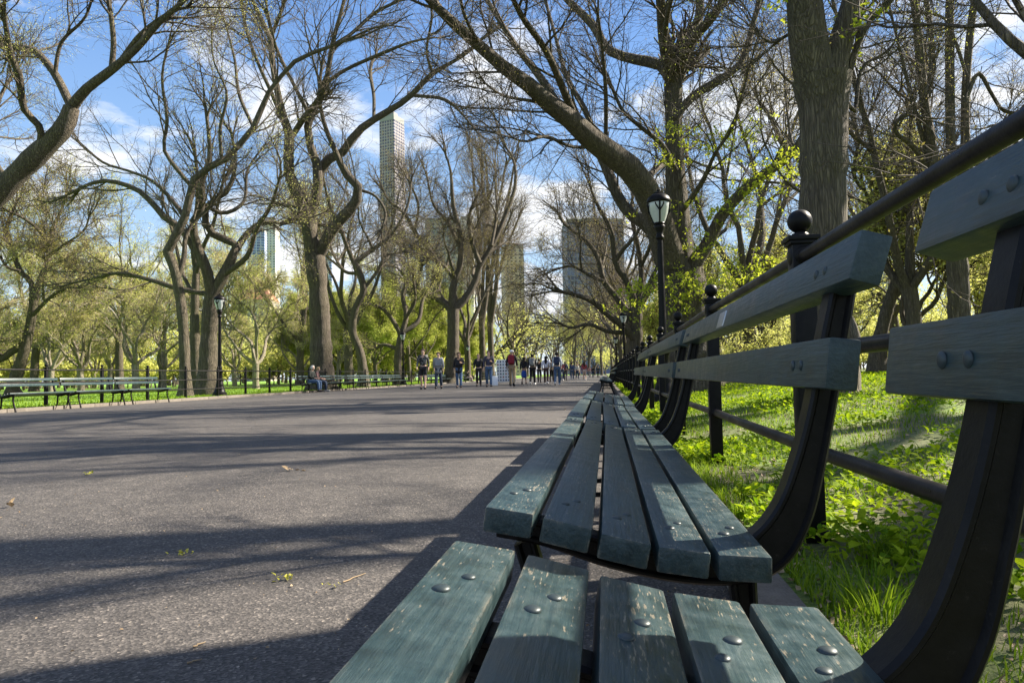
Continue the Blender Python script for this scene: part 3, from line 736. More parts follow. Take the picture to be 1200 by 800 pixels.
# ------------------------------------------------------------------ trees
def spawn(P, Rd, K, t0, t1, ang, spread, lf, Mn, wander, trop, rr, g, lmin=0.0, rmin=.003, end=.35, planar=0.0):
    B, Nn, _ = P.shape
    t = t0+(t1-t0)*(np.arange(K)[None]+g.random((B, K)))/K
    ix = t*(Nn-1); i0 = np.clip(ix.astype(int), 0, Nn-2); f = (ix-i0)[..., None]
    bi = np.arange(B)[:, None]
    base = P[bi, i0]*(1-f)+P[bi, i0+1]*f
    rad = Rd[bi, i0]*(1-f[..., 0])+Rd[bi, i0+1]*f[..., 0]
    tan = nrm(P[bi, i0+1]-P[bi, i0])
    plen = np.linalg.norm(np.diff(P, axis=1), axis=2).sum(1)[:, None]
    v = g.normal(size=(B, K, 3)); v[..., 2] *= (1-planar)
    v -= (v*tan).sum(-1, keepdims=True)*tan; v = nrm(v)
    a = np.radians(ang+spread*g.normal(size=(B, K, 1)))
    d = np.cos(a)*tan+np.sin(a)*v
    L = np.maximum(plen*lf*(1-.5*t)*g.uniform(.6, 1.3, (B, K)), lmin)
    st = (L/(Mn-1))[..., None]
    r1 = np.maximum(np.minimum(rad*rr*g.uniform(.7, 1.1, (B, K)), rad*.9), rmin)
    pts = [base]; d = nrm(d)
    for q in range(Mn-1):
        base = base+d*st; pts.append(base)
        d = d+wander*g.normal(size=d.shape); d[..., 2] += trop; d = nrm(d)
    P2 = np.stack(pts, 2).reshape(B*K, Mn, 3)
    R2 = (r1[..., None]*np.linspace(1, end, Mn)).reshape(B*K, Mn)
    return P2, R2
def leaves(b, P, n, size, off, g, up=0.0, tmin=.2):
    B, Mn, _ = P.shape
    t = g.uniform(tmin, 1, (B, n)); ix = t*(Mn-1); i0 = np.clip(ix.astype(int), 0, Mn-2); f = (ix-i0)[..., None]
    bi = np.arange(B)[:, None]
    c = (P[bi, i0]*(1-f)+P[bi, i0+1]*f).reshape(-1, 3); c = c+off*g.normal(size=c.shape)
    s_ = size*g.uniform(.6, 1.35, (len(c), 1))
    u = nrm(g.normal(size=c.shape)); w_ = g.normal(size=c.shape); w_[:, 2] += up; w_ = nrm(np.cross(u, w_))
    v = np.stack([c-u*s_, c+w_*s_*.5-u*s_*.1, c+u*s_, c-w_*s_*.5-u*s_*.1], 1)
    k = np.arange(len(c))[:, None]*4+np.arange(4)[None]
    b.add(v.reshape(-1, 3), quads=k)
def resample(P, n):
    P = np.asarray(P, float)
    q = catmull(P, max(40, 6*len(P))); s_ = np.concatenate([[0], np.cumsum(np.linalg.norm(np.diff(q[:, :3], axis=0), axis=1))])
    x = np.linspace(0, s_[-1], n)
    return np.stack([np.interp(x, s_, q[:, i]) for i in range(q.shape[1])], 1)

class Kind:
    def __init__(s, k1=8, k2=8, k3=7, lf=(.42, .42, .4), ang=(40, 38, 40), trop=(.05, .01, -.02), wander=(.13, .17, .2), leaf='bud', nl=3, ls=.03, loff=.05,
                 bark='bark', twig='twig', rmin=.005, r1cap=.04, t0=.32, lmin=(.8, .5, .25), planar=.3, m=(8, 6, 4)):
        s.__dict__.update(locals())
ELM = Kind()
def furnish(wood, twigs, crown, P, Rd, kd, g, k1=None):
    """branches, branchlets, twigs and buds on a set of limbs"""
    P1, R1 = spawn(P, Rd, k1 or kd.k1, kd.t0, .98, kd.ang[0], 12, kd.lf[0], kd.m[0], kd.wander[0], kd.trop[0], .5, g, kd.lmin[0], kd.rmin*2.8, planar=kd.planar)
    sc_ = np.minimum(1, kd.r1cap/np.maximum(R1[:, :1], 1e-6)); R1 = R1*sc_
    Pt, Rt = spawn(P, Rd, 3, .90, 1.0, 16, 8, kd.lf[0]*.9, kd.m[0], kd.wander[0], .02, .9, g, kd.lmin[0]*.9, kd.rmin*2.8)
    P1, R1 = np.concatenate([P1, Pt]), np.concatenate([R1, Rt])
    wood.tubes(P1, R1, 5, cap=False)
    P2, R2 = spawn(P1, R1, kd.k2, .15, 1, kd.ang[1], 14, kd.lf[1], kd.m[1], kd.wander[1], kd.trop[1], .55, g, kd.lmin[1], kd.rmin*1.9, planar=kd.planar)
    twigs.tubes(P2, R2, 4, cap=False)
    P3, R3 = spawn(P2, R2, kd.k3, .1, 1, kd.ang[2], 16, kd.lf[2], kd.m[2], kd.wander[2], kd.trop[2], .7, g, kd.lmin[2], kd.rmin*.8, end=.6)
    twigs.tubes(P3, R3, 3, cap=False)
    if kd.nl: leaves(crown, P3, kd.nl, kd.ls, kd.loff, g)
def finish(root, wood, twigs, crown, kd):
    t = wood.build('trunk', M[kd.bark], root)
    if twigs.n: twigs.build('twigs', M[kd.twig], t)
    if crown.n: crown.build('crown', M[kd.leaf], root, smooth=False)

def traced_tree(label, zc, trunk, limbs, kd, seed, group=None, extra=0, base_z=0.0, drift=.5, k1=None, flare=1.5, name='elm_tree', extra_len=4.0, depths=None, shoots=None, cat='tree'):
    """an elm whose main limbs follow the photographed ones; every limb gets its own depth"""
    g = np.random.default_rng(seed)
    def lift(pl, drifts):
        out = []
        q = np.array(pl, float); s_ = np.concatenate([[0], np.cumsum(np.linalg.norm(np.diff(q[:, :2], axis=0), axis=1))]); s_ /= max(s_[-1], 1e-6)
        for (x, y, w_), t in zip(pl, s_):
            z = zc+drifts[0]+(drifts[1]-drifts[0])*t
            p = at(x, y, z); out.append((p[0], p[1], p[2], w_/2*z/F))
        return np.array(out)
    T = lift(trunk, (0, 0))
    base = T[0].copy()
    below = base.copy(); below[2] = base_z-.25; below[:2] = base[:2]; below[3] = base[3]*flare*1.25
    T = np.vstack([below, [base[0], base[1], base_z+.12, base[3]*flare], [base[0], base[1], base_z+.7, base[3]*1.12], T[T[:, 2] > base_z+1.0]])
    root = empty(name, (base[0], base[1], base_z)); tag(root, label, cat, group)
    wood, twigs, crown = MB(), MB(), MB()
    o = np.array([base[0], base[1], base_z, 0])
    Tr = resample(T, 28); Tr[:, 3] *= 1+.05*g.normal(size=28)
    q = Tr-o; wood.tubes(q[:, :3], q[:, 3], 16)
    LP, LR, main = [], [], []
    for li, pl in enumerate(limbs):
        d = g.uniform(-drift, drift)
        st = 0.0
        if depths and depths[li] is not None: st, d = depths[li]
        Lq = resample(lift(pl, (st, d)), 16)-o
        wood.tubes(Lq[:, :3], Lq[:, 3], 9 if Lq[0, 3] > .07 else 7)
        LP.append(Lq[:, :3]); LR.append(Lq[:, 3])
    if extra:      # limbs towards and away from the road that the picture shows only end on
        tops = np.array([p[g.integers(3, 9)] for p in LP for _ in range(extra)]); rr = np.array([r_[6]*.8 for r_ in LR for _ in range(extra)])
        dirs = np.stack([g.normal(size=len(tops))*.4, np.where(g.random(len(tops)) < .5, -1, 1)*g.uniform(.5, 1, len(tops)), g.uniform(.35, .9, len(tops))], -1); dirs = nrm(dirs)
        for p, r_, d in zip(tops, rr, dirs):
            pts = [p]; L = extra_len*g.uniform(.7, 1.4)
            for q in range(9): pts.append(pts[-1]+d*L/9); d = nrm(d+.16*g.normal(size=3)+np.array([0, 0, .05]))
            Lq = resample(np.hstack([np.array(pts), np.linspace(r_, r_*.3, 10)[:, None]]), 16)
            wood.tubes(Lq[:, :3], Lq[:, 3], 6); LP.append(Lq[:, :3]); LR.append(Lq[:, 3])
    furnish(wood, twigs, crown, np.array(LP), np.array(LR), kd, g, k1)
    finish(root, wood, twigs, crown, kd)
    if shoots:
        b = MB(); sh = MB()
        for (x, y, r_, n, z) in shoots:
            c = at(x, y, z)-o[:3]; rad = r_*z/F
            P0 = c+g.normal(size=(n, 3))*rad*np.array([.8, .9, .35])
            D = nrm(g.normal(size=(n, 3))+np.array([0, 0, .25])); L = g.uniform(.15, .45, (n, 1))
            Pp = np.stack([P0, P0+D*L*.5, P0+D*L+np.array([0, 0, -.03])], 1)
            sh.tubes(Pp, np.full((n, 3), .003), 3, cap=False)
            leaves(b, Pp, 12, .040, .04, g, up=1.5)
        s0 = sh.build('sprays', M['twig'], root); b.build('shoot_leaves', M['shoot'], s0, smooth=False)
    return root

def grown_tree(name, label, cat, loc, kd, seed, H=18, r=.4, fork=4.0, nl=5, spread=38, sinu=.22, lean=(0, 0), stems=1, group=None, arch=.0, k1=None):
    """an elm or plane that grows from its own base: trunk, forks, arching limbs"""
    g = np.random.default_rng(seed)
    root = empty(name, loc); tag(root, label, cat, group)
    wood, twigs, crown = MB(), MB(), MB(); LP, LR = [], []
    for s_ in range(stems):
        a0 = 2*math.pi*s_/max(stems, 1)+g.uniform(0, 1); off = np.array([math.cos(a0), math.sin(a0), 0])*(r*1.1 if stems > 1 else 0)
        n = 9; p = off+np.array([0, 0, -.25]); d = nrm(np.array([lean[0]+off[0]*.12/max(r, .1), lean[1]+off[1]*.12/max(r, .1), 1.0])); pts = [p]
        for q in range(n):
            p = p+d*(fork+.25)/n; pts.append(p); d = nrm(d+np.array([g.normal()*.06, g.normal()*.06, .12]))
        rad = r*np.array([1.65, 1.2, 1.05, 1.0, .97, .95, .93, .92, .95, .98])
        Tq = resample(np.hstack([np.array(pts), rad[:, None]]), 20); wood.tubes(Tq[:, :3], Tq[:, 3], 12)
        for k in range(nl):
            az_ = 2*math.pi*(k+g.uniform(-.3, .3))/nl + s_; el = math.radians(90-spread*g.uniform(.5, 1.25))
            if k == 0: el = math.radians(84)
            d = np.array([math.cos(az_)*math.cos(el), math.sin(az_)*math.cos(el), math.sin(el)])
            L = (H-fork)*g.uniform(.75, 1.1)*(1.0 if k == 0 else .95); p = Tq[-1, :3]-np.array([0, 0, g.uniform(0, .12)*fork]); pts = [p]
            for q in range(11):
                p = p+d*L/11; pts.append(p); d = nrm(d+sinu*g.normal(size=3)*np.array([1, 1, .6])+np.array([0, 0, .10-arch*q/11]))
            rl = r*g.uniform(.42, .62)*np.linspace(1, .16, 12)
            Lq = resample(np.hstack([np.array(pts), rl[:, None]]), 16); wood.tubes(Lq[:, :3], Lq[:, 3], 8); LP.append(Lq[:, :3]); LR.append(Lq[:, 3])
            for j in range(2):
                i0 = g.integers(4, 10); d2 = nrm(nrm(Lq[i0+1, :3]-Lq[i0, :3])+.75*g.normal(size=3)); p2 = Lq[i0, :3]; pts = [p2]; L2 = L*.5
                for q in range(9): p2 = p2+d2*L2/9; pts.append(p2); d2 = nrm(d2+sinu*g.normal(size=3)+np.array([0, 0, .08]))
                Sq = resample(np.hstack([np.array(pts), (Lq[i0, 3]*np.linspace(.7, .2, 10))[:, None]]), 16); wood.tubes(Sq[:, :3], Sq[:, 3], 6); LP.append(Sq[:, :3]); LR.append(Sq[:, 3])
    furnish(wood, twigs, crown, np.array(LP), np.array(LR), kd, g, k1)
    finish(root, wood, twigs, crown, kd)
    return root

def lim(*a): return list(a)
E_NEAR = Kind(k1=7, k2=9, k3=8, nl=2, ls=.016, loff=.03, rmin=.004, lf=(.5, .5, .5), lmin=(1.5, .8, .35))
E_MID = Kind(k1=7, k2=8, k3=5, nl=1, ls=.024, loff=.06, rmin=.0052, lf=(.55, .5, .5), lmin=(2.6, 1.4, .65))
E_FAR = Kind(k1=7, k2=8, k3=5, nl=2, ls=.036, loff=.10, rmin=.008, lf=(.55, .5, .5), lmin=(3.0, 1.6, .8))
E_LOW = Kind(k1=7, k2=8, k3=6, nl=3, ls=.04, loff=.08, rmin=.008, lf=(.5, .5, .5), lmin=(1.5, .8, .4), leaf='olive')

# the leaning elm at the left edge
traced_tree('elm at the left edge whose thick limb leans in from outside the photo', 17, [(-82, 478, 35), (-80, 400, 32), (-70, 320, 30), (-40, 262, 29), (0, 225, 25), (22, 202, 24), (49, 176, 24), (75, 150, 21), (84, 126, 18)],
    [lim((84, 126, 10), (64, 86, 9), (41, 60, 8), (22, 56, 8), (-6, 50, 10), (-40, 30, 8)), lim((84, 126, 13), (101, 105, 11), (131, 82, 10), (161, 56, 8), (187, 26, 7), (217, 0, 5), (240, -30, 3)),
     lim((131, 82, 7), (133, 45, 6), (127, 0, 5), (118, -40, 3)), lim((135, 80, 6), (165, 41, 6), (199, 15, 4), (225, 8, 3)), lim((47, 176, 8), (47, 150, 8), (28, 127, 8), (22, 86, 8), (13, 67, 7), (5, 20, 5)),
     lim((10, 212, 7), (-5, 190, 6), (-12, 150, 5), (2, 110, 4), (20, 80, 3)), lim((64, 88, 5), (72, 50, 4), (100, 20, 3), (112, -20, 3)), lim((-50, 280, 12), (-80, 200, 10), (-90, 100, 8), (-60, 10, 5))],
    Kind(k1=7, k2=8, k3=7, r1cap=.03, nl=5, ls=.015, loff=.05, rmin=.0045, lf=(.48, .5, .5), lmin=(1.8, 1.0, .45), leaf='olive'), 11, extra=0, drift=2.0)
# dark crooked elm and its stout neighbour by the left lamp
traced_tree('thin dark crooked elm standing just left of the left lamp', 29.5, [(217, 464, 12), (214, 374, 11), (206, 322, 11), (196, 294, 11)],
    [lim((196, 296, 11), (207, 274, 10), (220, 246, 9), (224, 218, 9), (236, 200, 8), (260, 190, 8), (280, 170, 7), (297, 150, 7), (313, 112, 6), (329, 90, 5), (350, 69, 5), (384, 56, 4), (410, 45, 3)),
     lim((224, 218, 5), (205, 195, 5), (192, 174, 4), (196, 140, 4), (190, 90, 3), (200, 40, 2)), lim((216, 256, 5), (206, 240, 5), (180, 213, 4), (150, 200, 3), (120, 190, 3), (88, 162, 2)),
     lim((208, 330, 6), (216, 300, 6), (217, 280, 5), (226, 262, 4), (250, 240, 3)), lim((297, 150, 4), (280, 110, 4), (275, 70, 3), (262, 20, 2)), lim((260, 190, 4), (258, 150, 4), (266, 110, 3), (250, 70, 2), (248, 30, 2))],
    E_MID, 12, extra=0, drift=2.5)
traced_tree('stout elm right beside the left lamp with curling limbs', 31.5, [(244, 452, 22), (245, 390, 18), (249, 345, 18)],
    [lim((249, 350, 13), (242, 315, 12), (232, 290, 10), (226, 262, 9), (238, 240, 8), (236, 215, 7), (246, 180, 5), (240, 120, 3)), lim((250, 345, 14), (260, 326, 13), (271, 304, 11), (277, 286, 10), (262, 280, 9), (247, 272, 9), (239, 252, 8), (250, 235, 7), (268, 222, 6), (276, 190, 4), (270, 150, 3)),
     lim((272, 302, 8), (282, 284, 8), (296, 268, 7), (312, 260, 5), (335, 262, 4), (350, 254, 3)), lim((243, 320, 9), (214, 270, 8), (196, 258, 8), (180, 240, 7), (160, 222, 6), (128, 212, 5), (104, 216, 4), (84, 226, 3)),
     lim((246, 345, 6), (208, 338, 6), (176, 328, 5), (140, 320, 4), (110, 326, 3), (84, 332, 2)), lim((262, 322, 7), (290, 300, 6), (300, 270, 5), (318, 240, 4), (330, 200, 3)), lim((240, 240, 5), (262, 250, 5), (286, 236, 4), (290, 200, 3), (310, 170, 2))],
    Kind(k1=7, k2=8, k3=5, nl=3, ls=.026, loff=.06, rmin=.006, lf=(.5, .5, .5), lmin=(2.2, 1.2, .55), leaf='olive'), 13, extra=0, drift=3)
traced_tree('slim straight trunk standing between the two elms by the left lamp', 36, [(230, 453, 12), (228, 374, 10), (230, 318, 8)],
    [lim((230, 320, 7), (226, 280, 6), (232, 230, 5), (228, 170, 3)), lim((230, 322, 6), (238, 290, 5), (250, 262, 4), (262, 210, 3)), lim((229, 350, 5), (214, 320, 4), (204, 280, 3), (190, 230, 2))], E_MID, 14, extra=0, drift=2)
# the tall elm left of centre
traced_tree('tall three-limbed elm rising behind the seated white-haired person', 39, [(377, 456, 27), (376, 400, 24), (373, 340, 22), (369, 300, 24)],
    [lim((368, 304, 20), (358, 247, 15), (345, 220, 14), (337, 195, 12), (340, 165, 12), (335, 145, 9), (329, 125, 8), (320, 80, 7), (316, 42, 6), (300, 12, 5), (290, -20, 4)),
     lim((317, 44, 5), (330, 12, 4), (338, -20, 4)), lim((340, 165, 6), (322, 118, 5), (304, 78, 4), (290, 40, 4), (282, 0, 3)), lim((342, 160, 7), (355, 140, 7), (366, 125, 6)),
     lim((368, 300, 18), (364, 262, 14), (373, 214, 12), (372, 195, 11), (363, 169, 9), (361, 139, 9), (372, 120, 8), (381, 104, 7), (385, 80, 6), (392, 41, 5), (402, 7, 4), (408, -25, 4)),
     lim((361, 132, 5), (343, 97, 4), (322, 52, 4), (312, 10, 3)), lim((384, 96, 5), (405, 82, 4), (440, 66, 4), (480, 50, 3), (510, 44, 2)), lim((388, 60, 4), (416, 36, 4), (440, 15, 4), (470, 0, 3)),
     lim((374, 200, 13), (386, 186, 11), (402, 178, 10), (413, 162, 10), (424, 150, 9), (440, 139, 8), (477, 116, 7), (507, 86, 6), (534, 71, 4), (556, 55, 4), (580, 30, 2)),
     lim((485, 112, 4), (519, 116, 4), (537, 129, 3), (552, 146, 2)), lim((438, 138, 4), (438, 112, 4), (434, 82, 4), (442, 60, 2)),
     lim((374, 298, 14), (391, 266, 14), (410, 246, 13), (421, 226, 11), (415, 212, 11), (403, 202, 9), (397, 187, 7), (389, 168, 6), (380, 146, 5), (374, 110, 4), (378, 70, 3)),
     lim((392, 264, 4), (372, 262, 4), (350, 244, 4), (330, 240, 3)), lim((420, 222, 4), (440, 230, 3), (452, 250, 3), (446, 272, 2)), lim((507, 86, 4), (500, 60, 3), (506, 20, 3), (502, -10, 2))],
    E_MID, 15, extra=0, drift=3.5, k1=8)
# wavy thin tree
traced_tree('slender wavy elm right of the tall one, above the row of benches', 48, [(426, 450, 11), (422, 412, 10), (413, 388, 9), (417, 360, 8), (426, 341, 8), (422, 322, 8), (415, 307, 7)],
    [lim((415, 308, 6), (407, 290, 5), (400, 270, 5), (388, 245, 4), (380, 215, 3)), lim((416, 308, 6), (437, 292, 5), (460, 274, 4), (478, 240, 3), (482, 210, 2)), lim((427, 338, 4), (442, 318, 4), (452, 300, 3), (470, 296, 2)), lim((420, 320, 4), (404, 318, 4), (392, 300, 3), (384, 280, 2))], E_FAR, 16, extra=1, drift=2)
traced_tree('low forked elm behind the small far left lamp', 57, [(467, 450, 10), (466, 420, 9), (470, 392, 8)],
    [lim((470, 394, 7), (476, 370, 6), (472, 345, 5), (480, 320, 4), (476, 290, 3)), lim((470, 392, 6), (458, 372, 5), (446, 360, 4), (430, 356, 3)), lim((472, 390, 6), (490, 376, 5), (496, 350, 4), (510, 330, 3)), lim((468, 410, 5), (450, 404, 4), (436, 410, 3), (424, 404, 2)), lim((474, 375, 4), (486, 352, 4), (484, 326, 3))], E_LOW, 17, extra=0, drift=2)
traced_tree('broad elm with a candelabra of curved limbs left of the display board', 66, [(529, 452, 15), (531, 400, 14), (531, 362, 14)],
    [lim((530, 364, 10), (520, 354, 9), (508, 347, 9), (496, 345, 7), (490, 334, 5), (492, 315, 4)), lim((508, 347, 8), (513, 335, 7), (515, 312, 6), (502, 292, 5), (486, 272, 5), (474, 250, 4), (456, 236, 3), (448, 220, 2)),
     lim((531, 364, 10), (530, 345, 9), (532, 330, 8), (539, 311, 7), (539, 274, 6), (531, 240, 5), (528, 200, 3), (520, 175, 2)), lim((532, 362, 11), (545, 350, 9), (557, 330, 8), (562, 311, 7), (576, 289, 6), (594, 248, 5), (604, 217, 4), (602, 187, 3), (590, 170, 2)),
     lim((562, 308, 6), (553, 284, 5), (550, 252, 4), (564, 218, 3), (566, 190, 2)), lim((539, 290, 4), (524, 260, 4), (508, 240, 3), (500, 205, 2)), lim((486, 272, 3), (490, 240, 3), (480, 214, 2)), lim((531, 325, 5), (518, 310, 4), (498, 300, 3)), lim((576, 288, 4), (582, 250, 3), (580, 210, 2))], E_FAR, 18, extra=2, drift=4)
for k, (x, z, lab) in enumerate(((566, 92, 'first of the straight multi-stemmed elms right of the candelabra elm'), (576, 100, 'second straight elm stem close behind the display board'))):
    traced_tree(lab, z, [(x, 450, 8), (x-1, 400, 7), (x-2, 370, 7)], [lim((x-2, 372, 6), (x-5, 330, 5), (x-3, 280, 4), (x-10, 220, 3), (x-14, 175, 2)), lim((x-1, 380, 6), (x+6, 330, 5), (x+8, 285, 4), (x+20, 230, 3), (x+28, 185, 2)), lim((x-2, 372, 5), (x+1, 310, 4), (x+6, 250, 3), (x+4, 190, 2)), lim((x+6, 330, 4), (x+18, 290, 3), (x+34, 250, 2))],
        E_FAR, 19+k, extra=2, drift=5)
traced_tree('mid-sized elm behind the left benches near the left edge with low wandering boughs', 45, [(16, 456, 13), (30, 406, 11), (38, 366, 10), (40, 346, 9)],
    [lim((40, 348, 7), (36, 330, 6), (24, 318, 6), (14, 290, 5), (8, 266, 4), (20, 236, 2)), lim((40, 346, 7), (48, 325, 6), (56, 305, 6), (59, 275, 5), (72, 246, 3), (80, 215, 2)), lim((32, 400, 9), (14, 412, 8), (0, 420, 8), (-20, 410, 7)), lim((36, 372, 5), (55, 352, 4), (72, 340, 4), (96, 334, 2)), lim((57, 300, 4), (78, 285, 3), (98, 270, 2), (106, 250, 2)), lim((24, 318, 4), (8, 312, 3), (-6, 290, 3))],
    Kind(k1=9, k2=8, k3=7, nl=3, ls=.045, loff=.07, rmin=.009, lf=(.5, .5, .5), lmin=(2.4, 1.3, .6)), 23, extra=1, drift=3)
# right side
traced_tree('great forked elm behind the right lamp with one huge limb leaning left', 17, [(813, 446, 60), (809, 400, 56), (803, 350, 56), (797, 318, 56)],
    [lim((795, 325, 37), (780, 290, 35), (768, 245, 32), (752, 214, 30), (732, 192, 30), (699, 169, 27), (676, 146, 24), (646, 124, 21), (627, 105, 19), (594, 82, 16), (564, 56, 14), (534, 30, 13), (507, 4, 10), (480, -25, 8)),
     lim((788, 310, 20), (766, 270, 18), (740, 252, 14), (724, 230, 13), (714, 205, 12), (704, 186, 8), (690, 160, 5), (676, 130, 4)), lim((797, 325, 38), (796, 270, 29), (792, 211, 24), (790, 150, 20), (789, 97, 22)),
     lim((789, 100, 14), (776, 78, 13), (762, 73, 13), (732, 67, 11), (710, 56, 11), (695, 30, 10), (665, 0, 8), (640, -25, 5)), lim((789, 100, 18), (782, 60, 18), (777, 37, 13), (774, 0, 11), (770, -30, 8)), lim((789, 100, 14), (800, 56, 14), (819, 22, 11), (819, -5, 9), (812, -30, 6)),
     lim((793, 92, 13), (806, 55, 12), (830, 26, 11), (850, 0, 9), (868, -24, 6)), lim((791, 140, 11), (800, 126, 10), (819, 108, 10), (849, 90, 9), (871, 70, 8), (882, 30, 7), (890, 0, 6), (894, -30, 4)),
     lim((810, 322, 22), (818, 302, 18), (831, 283, 15), (843, 257, 14), (865, 230, 13), (890, 208, 12), (921, 186, 11), (940, 163, 9), (955, 120, 5), (950, 70, 3)),
     lim((676, 146, 11), (662, 110, 9), (640, 60, 8), (612, 20, 7), (592, -20, 4)), lim((660, 132, 10), (634, 92, 9), (606, 56, 7), (583, 20, 6), (558, -20, 4)), lim((700, 168, 7), (686, 130, 7), (664, 90, 6), (650, 40, 4), (636, -10, 4)), lim((710, 170, 5), (710, 110, 5), (706, 60, 4), (700, 10, 3)),
     lim((792, 200, 7), (776, 170, 6), (752, 150, 5), (730, 130, 4), (716, 100, 4)), lim((699, 172, 5), (670, 172, 4), (640, 160, 4), (616, 166, 3), (596, 160, 2)), lim((777, 60, 7), (782, 20, 6), (792, -20, 4)), lim((750, 216, 8), (772, 196, 7), (788, 190, 5)),
     lim((797, 250, 7), (822, 215, 6), (838, 180, 4), (858, 150, 4), (870, 110, 3)), lim((564, 56, 5), (545, 20, 4), (536, -20, 4)), lim((646, 122, 5), (620, 118, 4), (590, 112, 3), (566, 96, 2))],
    Kind(k1=6, k2=8, k3=6, r1cap=.028, nl=1, ls=.014, loff=.03, rmin=.004, lf=(.42, .5, .5), lmin=(1.8, .95, .45)), 31, drift=2.2, base_z=.1,
    depths=[(0, -4.5), None, (.3, .8), (.8, 3), (.8, -1), (.8, 1.5), (.8, -2.5), (.5, 1.5), (0, -1.5), (-1.2, -5), (-1.4, -1), (-1, 2), (-.8, -3), None, (-.6, -3), None, None, None, (-3.4, -5), (-2, -4)],
    shoots=[(858, 322, 34, 60, 16), (800, 335, 30, 60, 16), (752, 345, 26, 45, 16.4), (905, 318, 26, 34, 15.8), (780, 365, 28, 36, 16.2), (848, 350, 24, 26, 16), (842, 170, 24, 34, 16.2), (870, 158, 22, 24, 15.8), (800, 165, 18, 24, 16.3), (905, 205, 24, 36, 15.6), (880, 225, 22, 30, 15.8), (850, 250, 22, 28, 16), (790, 190, 12, 12, 16.5), (925, 185, 16, 20, 15.5), (830, 285, 18, 20, 16), (790, 245, 14, 14, 16.3)])
traced_tree('big dark elm trunk splitting in two, right of the great forked elm', 9.5, [(970, 448, 62), (968, 400, 58), (966, 330, 55), (964, 260, 53), (965, 195, 52), (965, 130, 55), (963, 92, 62)],
    [lim((958, 100, 48), (948, 58, 44), (943, 10, 40), (938, -60, 34), (925, -160, 26), (890, -300, 16), (850, -420, 8)), lim((970, 100, 38), (981, 62, 29), (993, 24, 26), (1002, -10, 23), (1020, -90, 18), (1060, -200, 12), (1090, -320, 7)),
     lim((990, 92, 8), (1000, 65, 7), (1019, 26, 6), (1045, 0, 6), (1080, -50, 4)), lim((988, 110, 7), (1003, 60, 6), (1008, 20, 6), (1022, -30, 4)), lim((940, -40, 16), (905, -90, 14), (850, -130, 10), (790, -180, 7)), lim((1003, -20, 14), (1050, -90, 11), (1110, -130, 8), (1160, -200, 5)), lim((990, 115, 6), (1002, 130, 5), (1010, 80, 4), (1040, 60, 3), (1060, 30, 2)), lim((948, 60, 5), (930, 40, 4), (905, 50, 3), (888, 40, 2))],
    Kind(k1=6, k2=7, k3=6, r1cap=.025, nl=2, ls=.014, loff=.03, rmin=.0035, lf=(.42, .5, .5), lmin=(1.4, .8, .35), leaf='green'), 32, drift=1.5, base_z=.24, flare=1.12, shoots=[(1000, 45, 14, 10, 9.3), (925, 8, 14, 8, 9.4), (1010, 20, 10, 6, 9.3)])
traced_tree('three-stemmed elm on the far right, seen between the two bench slats', 19, [(1128, 446, 30), (1124, 380, 25), (1122, 310, 23), (1114, 245, 21)],
    [lim((1112, 250, 15), (1096, 205, 12), (1090, 160, 11), (1083, 120, 10), (1078, 65, 10), (1071, 0, 8), (1062, -50, 6)), lim((1114, 246, 13), (1114, 200, 11), (1113, 97, 10), (1113, 0, 9), (1118, -60, 6)), lim((1118, 250, 13), (1130, 185, 10), (1132, 97, 9), (1142, 0, 8), (1158, -60, 5)),
     lim((1084, 125, 7), (1092, 80, 7), (1090, 30, 6), (1082, -20, 4)), lim((1092, 205, 6), (1070, 172, 6), (1052, 158, 5), (1049, 146, 5), (1062, 134, 4), (1078, 140, 3)), lim((1095, 210, 6), (1075, 140, 5), (1062, 90, 4), (1050, 40, 3), (1040, 0, 3)), lim((1131, 120, 5), (1146, 86, 5), (1162, 110, 4), (1176, 130, 4), (1200, 132, 3)), lim((1133, 90, 4), (1120, 50, 4), (1104, 20, 3), (1056, 14, 2))],
    Kind(k1=4, k2=7, k3=6, r1cap=.022, nl=1, ls=.02, loff=.03, rmin=.005, lf=(.48, .5, .5), lmin=(1.8, 1.0, .45)), 33, drift=1.5, base_z=.34, extra=0)
traced_tree('dark bent elm seen just past the end of the second bench on the right', 27, [(1030, 446, 18), (1034, 384, 15), (1043, 352, 13), (1052, 325, 11)],
    [lim((1052, 327, 9), (1060, 290, 8), (1068, 250, 7), (1064, 210, 6), (1072, 160, 4), (1060, 110, 3)), lim((1044, 352, 8), (1066, 330, 7), (1088, 315, 6), (1110, 300, 4), (1130, 270, 3)), lim((1050, 330, 7), (1036, 300, 6), (1030, 260, 5), (1012, 220, 4), (1004, 170, 3)), lim((1066, 255, 5), (1084, 225, 4), (1100, 190, 3)), lim((1010, 222, 4), (1000, 200, 4), (1012, 150, 3), (1030, 110, 2))],
    E_MID, 34, extra=2, drift=2.5, base_z=.34)
traced_tree('dark sprawling elm behind the second lamp, boughs reaching left over the road', 44, [(747, 446, 17), (746, 400, 15), (746, 360, 14)],
    [lim((745, 400, 9), (730, 382, 9), (712, 368, 8), (692, 352, 6), (672, 345, 5), (650, 340, 3)), lim((745, 380, 9), (724, 350, 8), (708, 330, 7), (700, 300, 6), (684, 280, 5), (660, 262, 3)), lim((746, 362, 9), (735, 330, 8), (722, 310, 7), (716, 270, 6), (700, 240, 4), (690, 215, 2)),
     lim((746, 362, 8), (752, 325, 7), (748, 290, 6), (740, 250, 4), (744, 215, 3)), lim((747, 365, 6), (762, 330, 5), (775, 300, 4), (780, 260, 3)), lim((735, 390, 6), (712, 388, 5), (690, 380, 4), (670, 384, 3), (655, 378, 2)), lim((708, 330, 5), (690, 322, 4), (670, 312, 3), (650, 316, 2))], E_FAR, 35, extra=1, drift=3, base_z=.1)
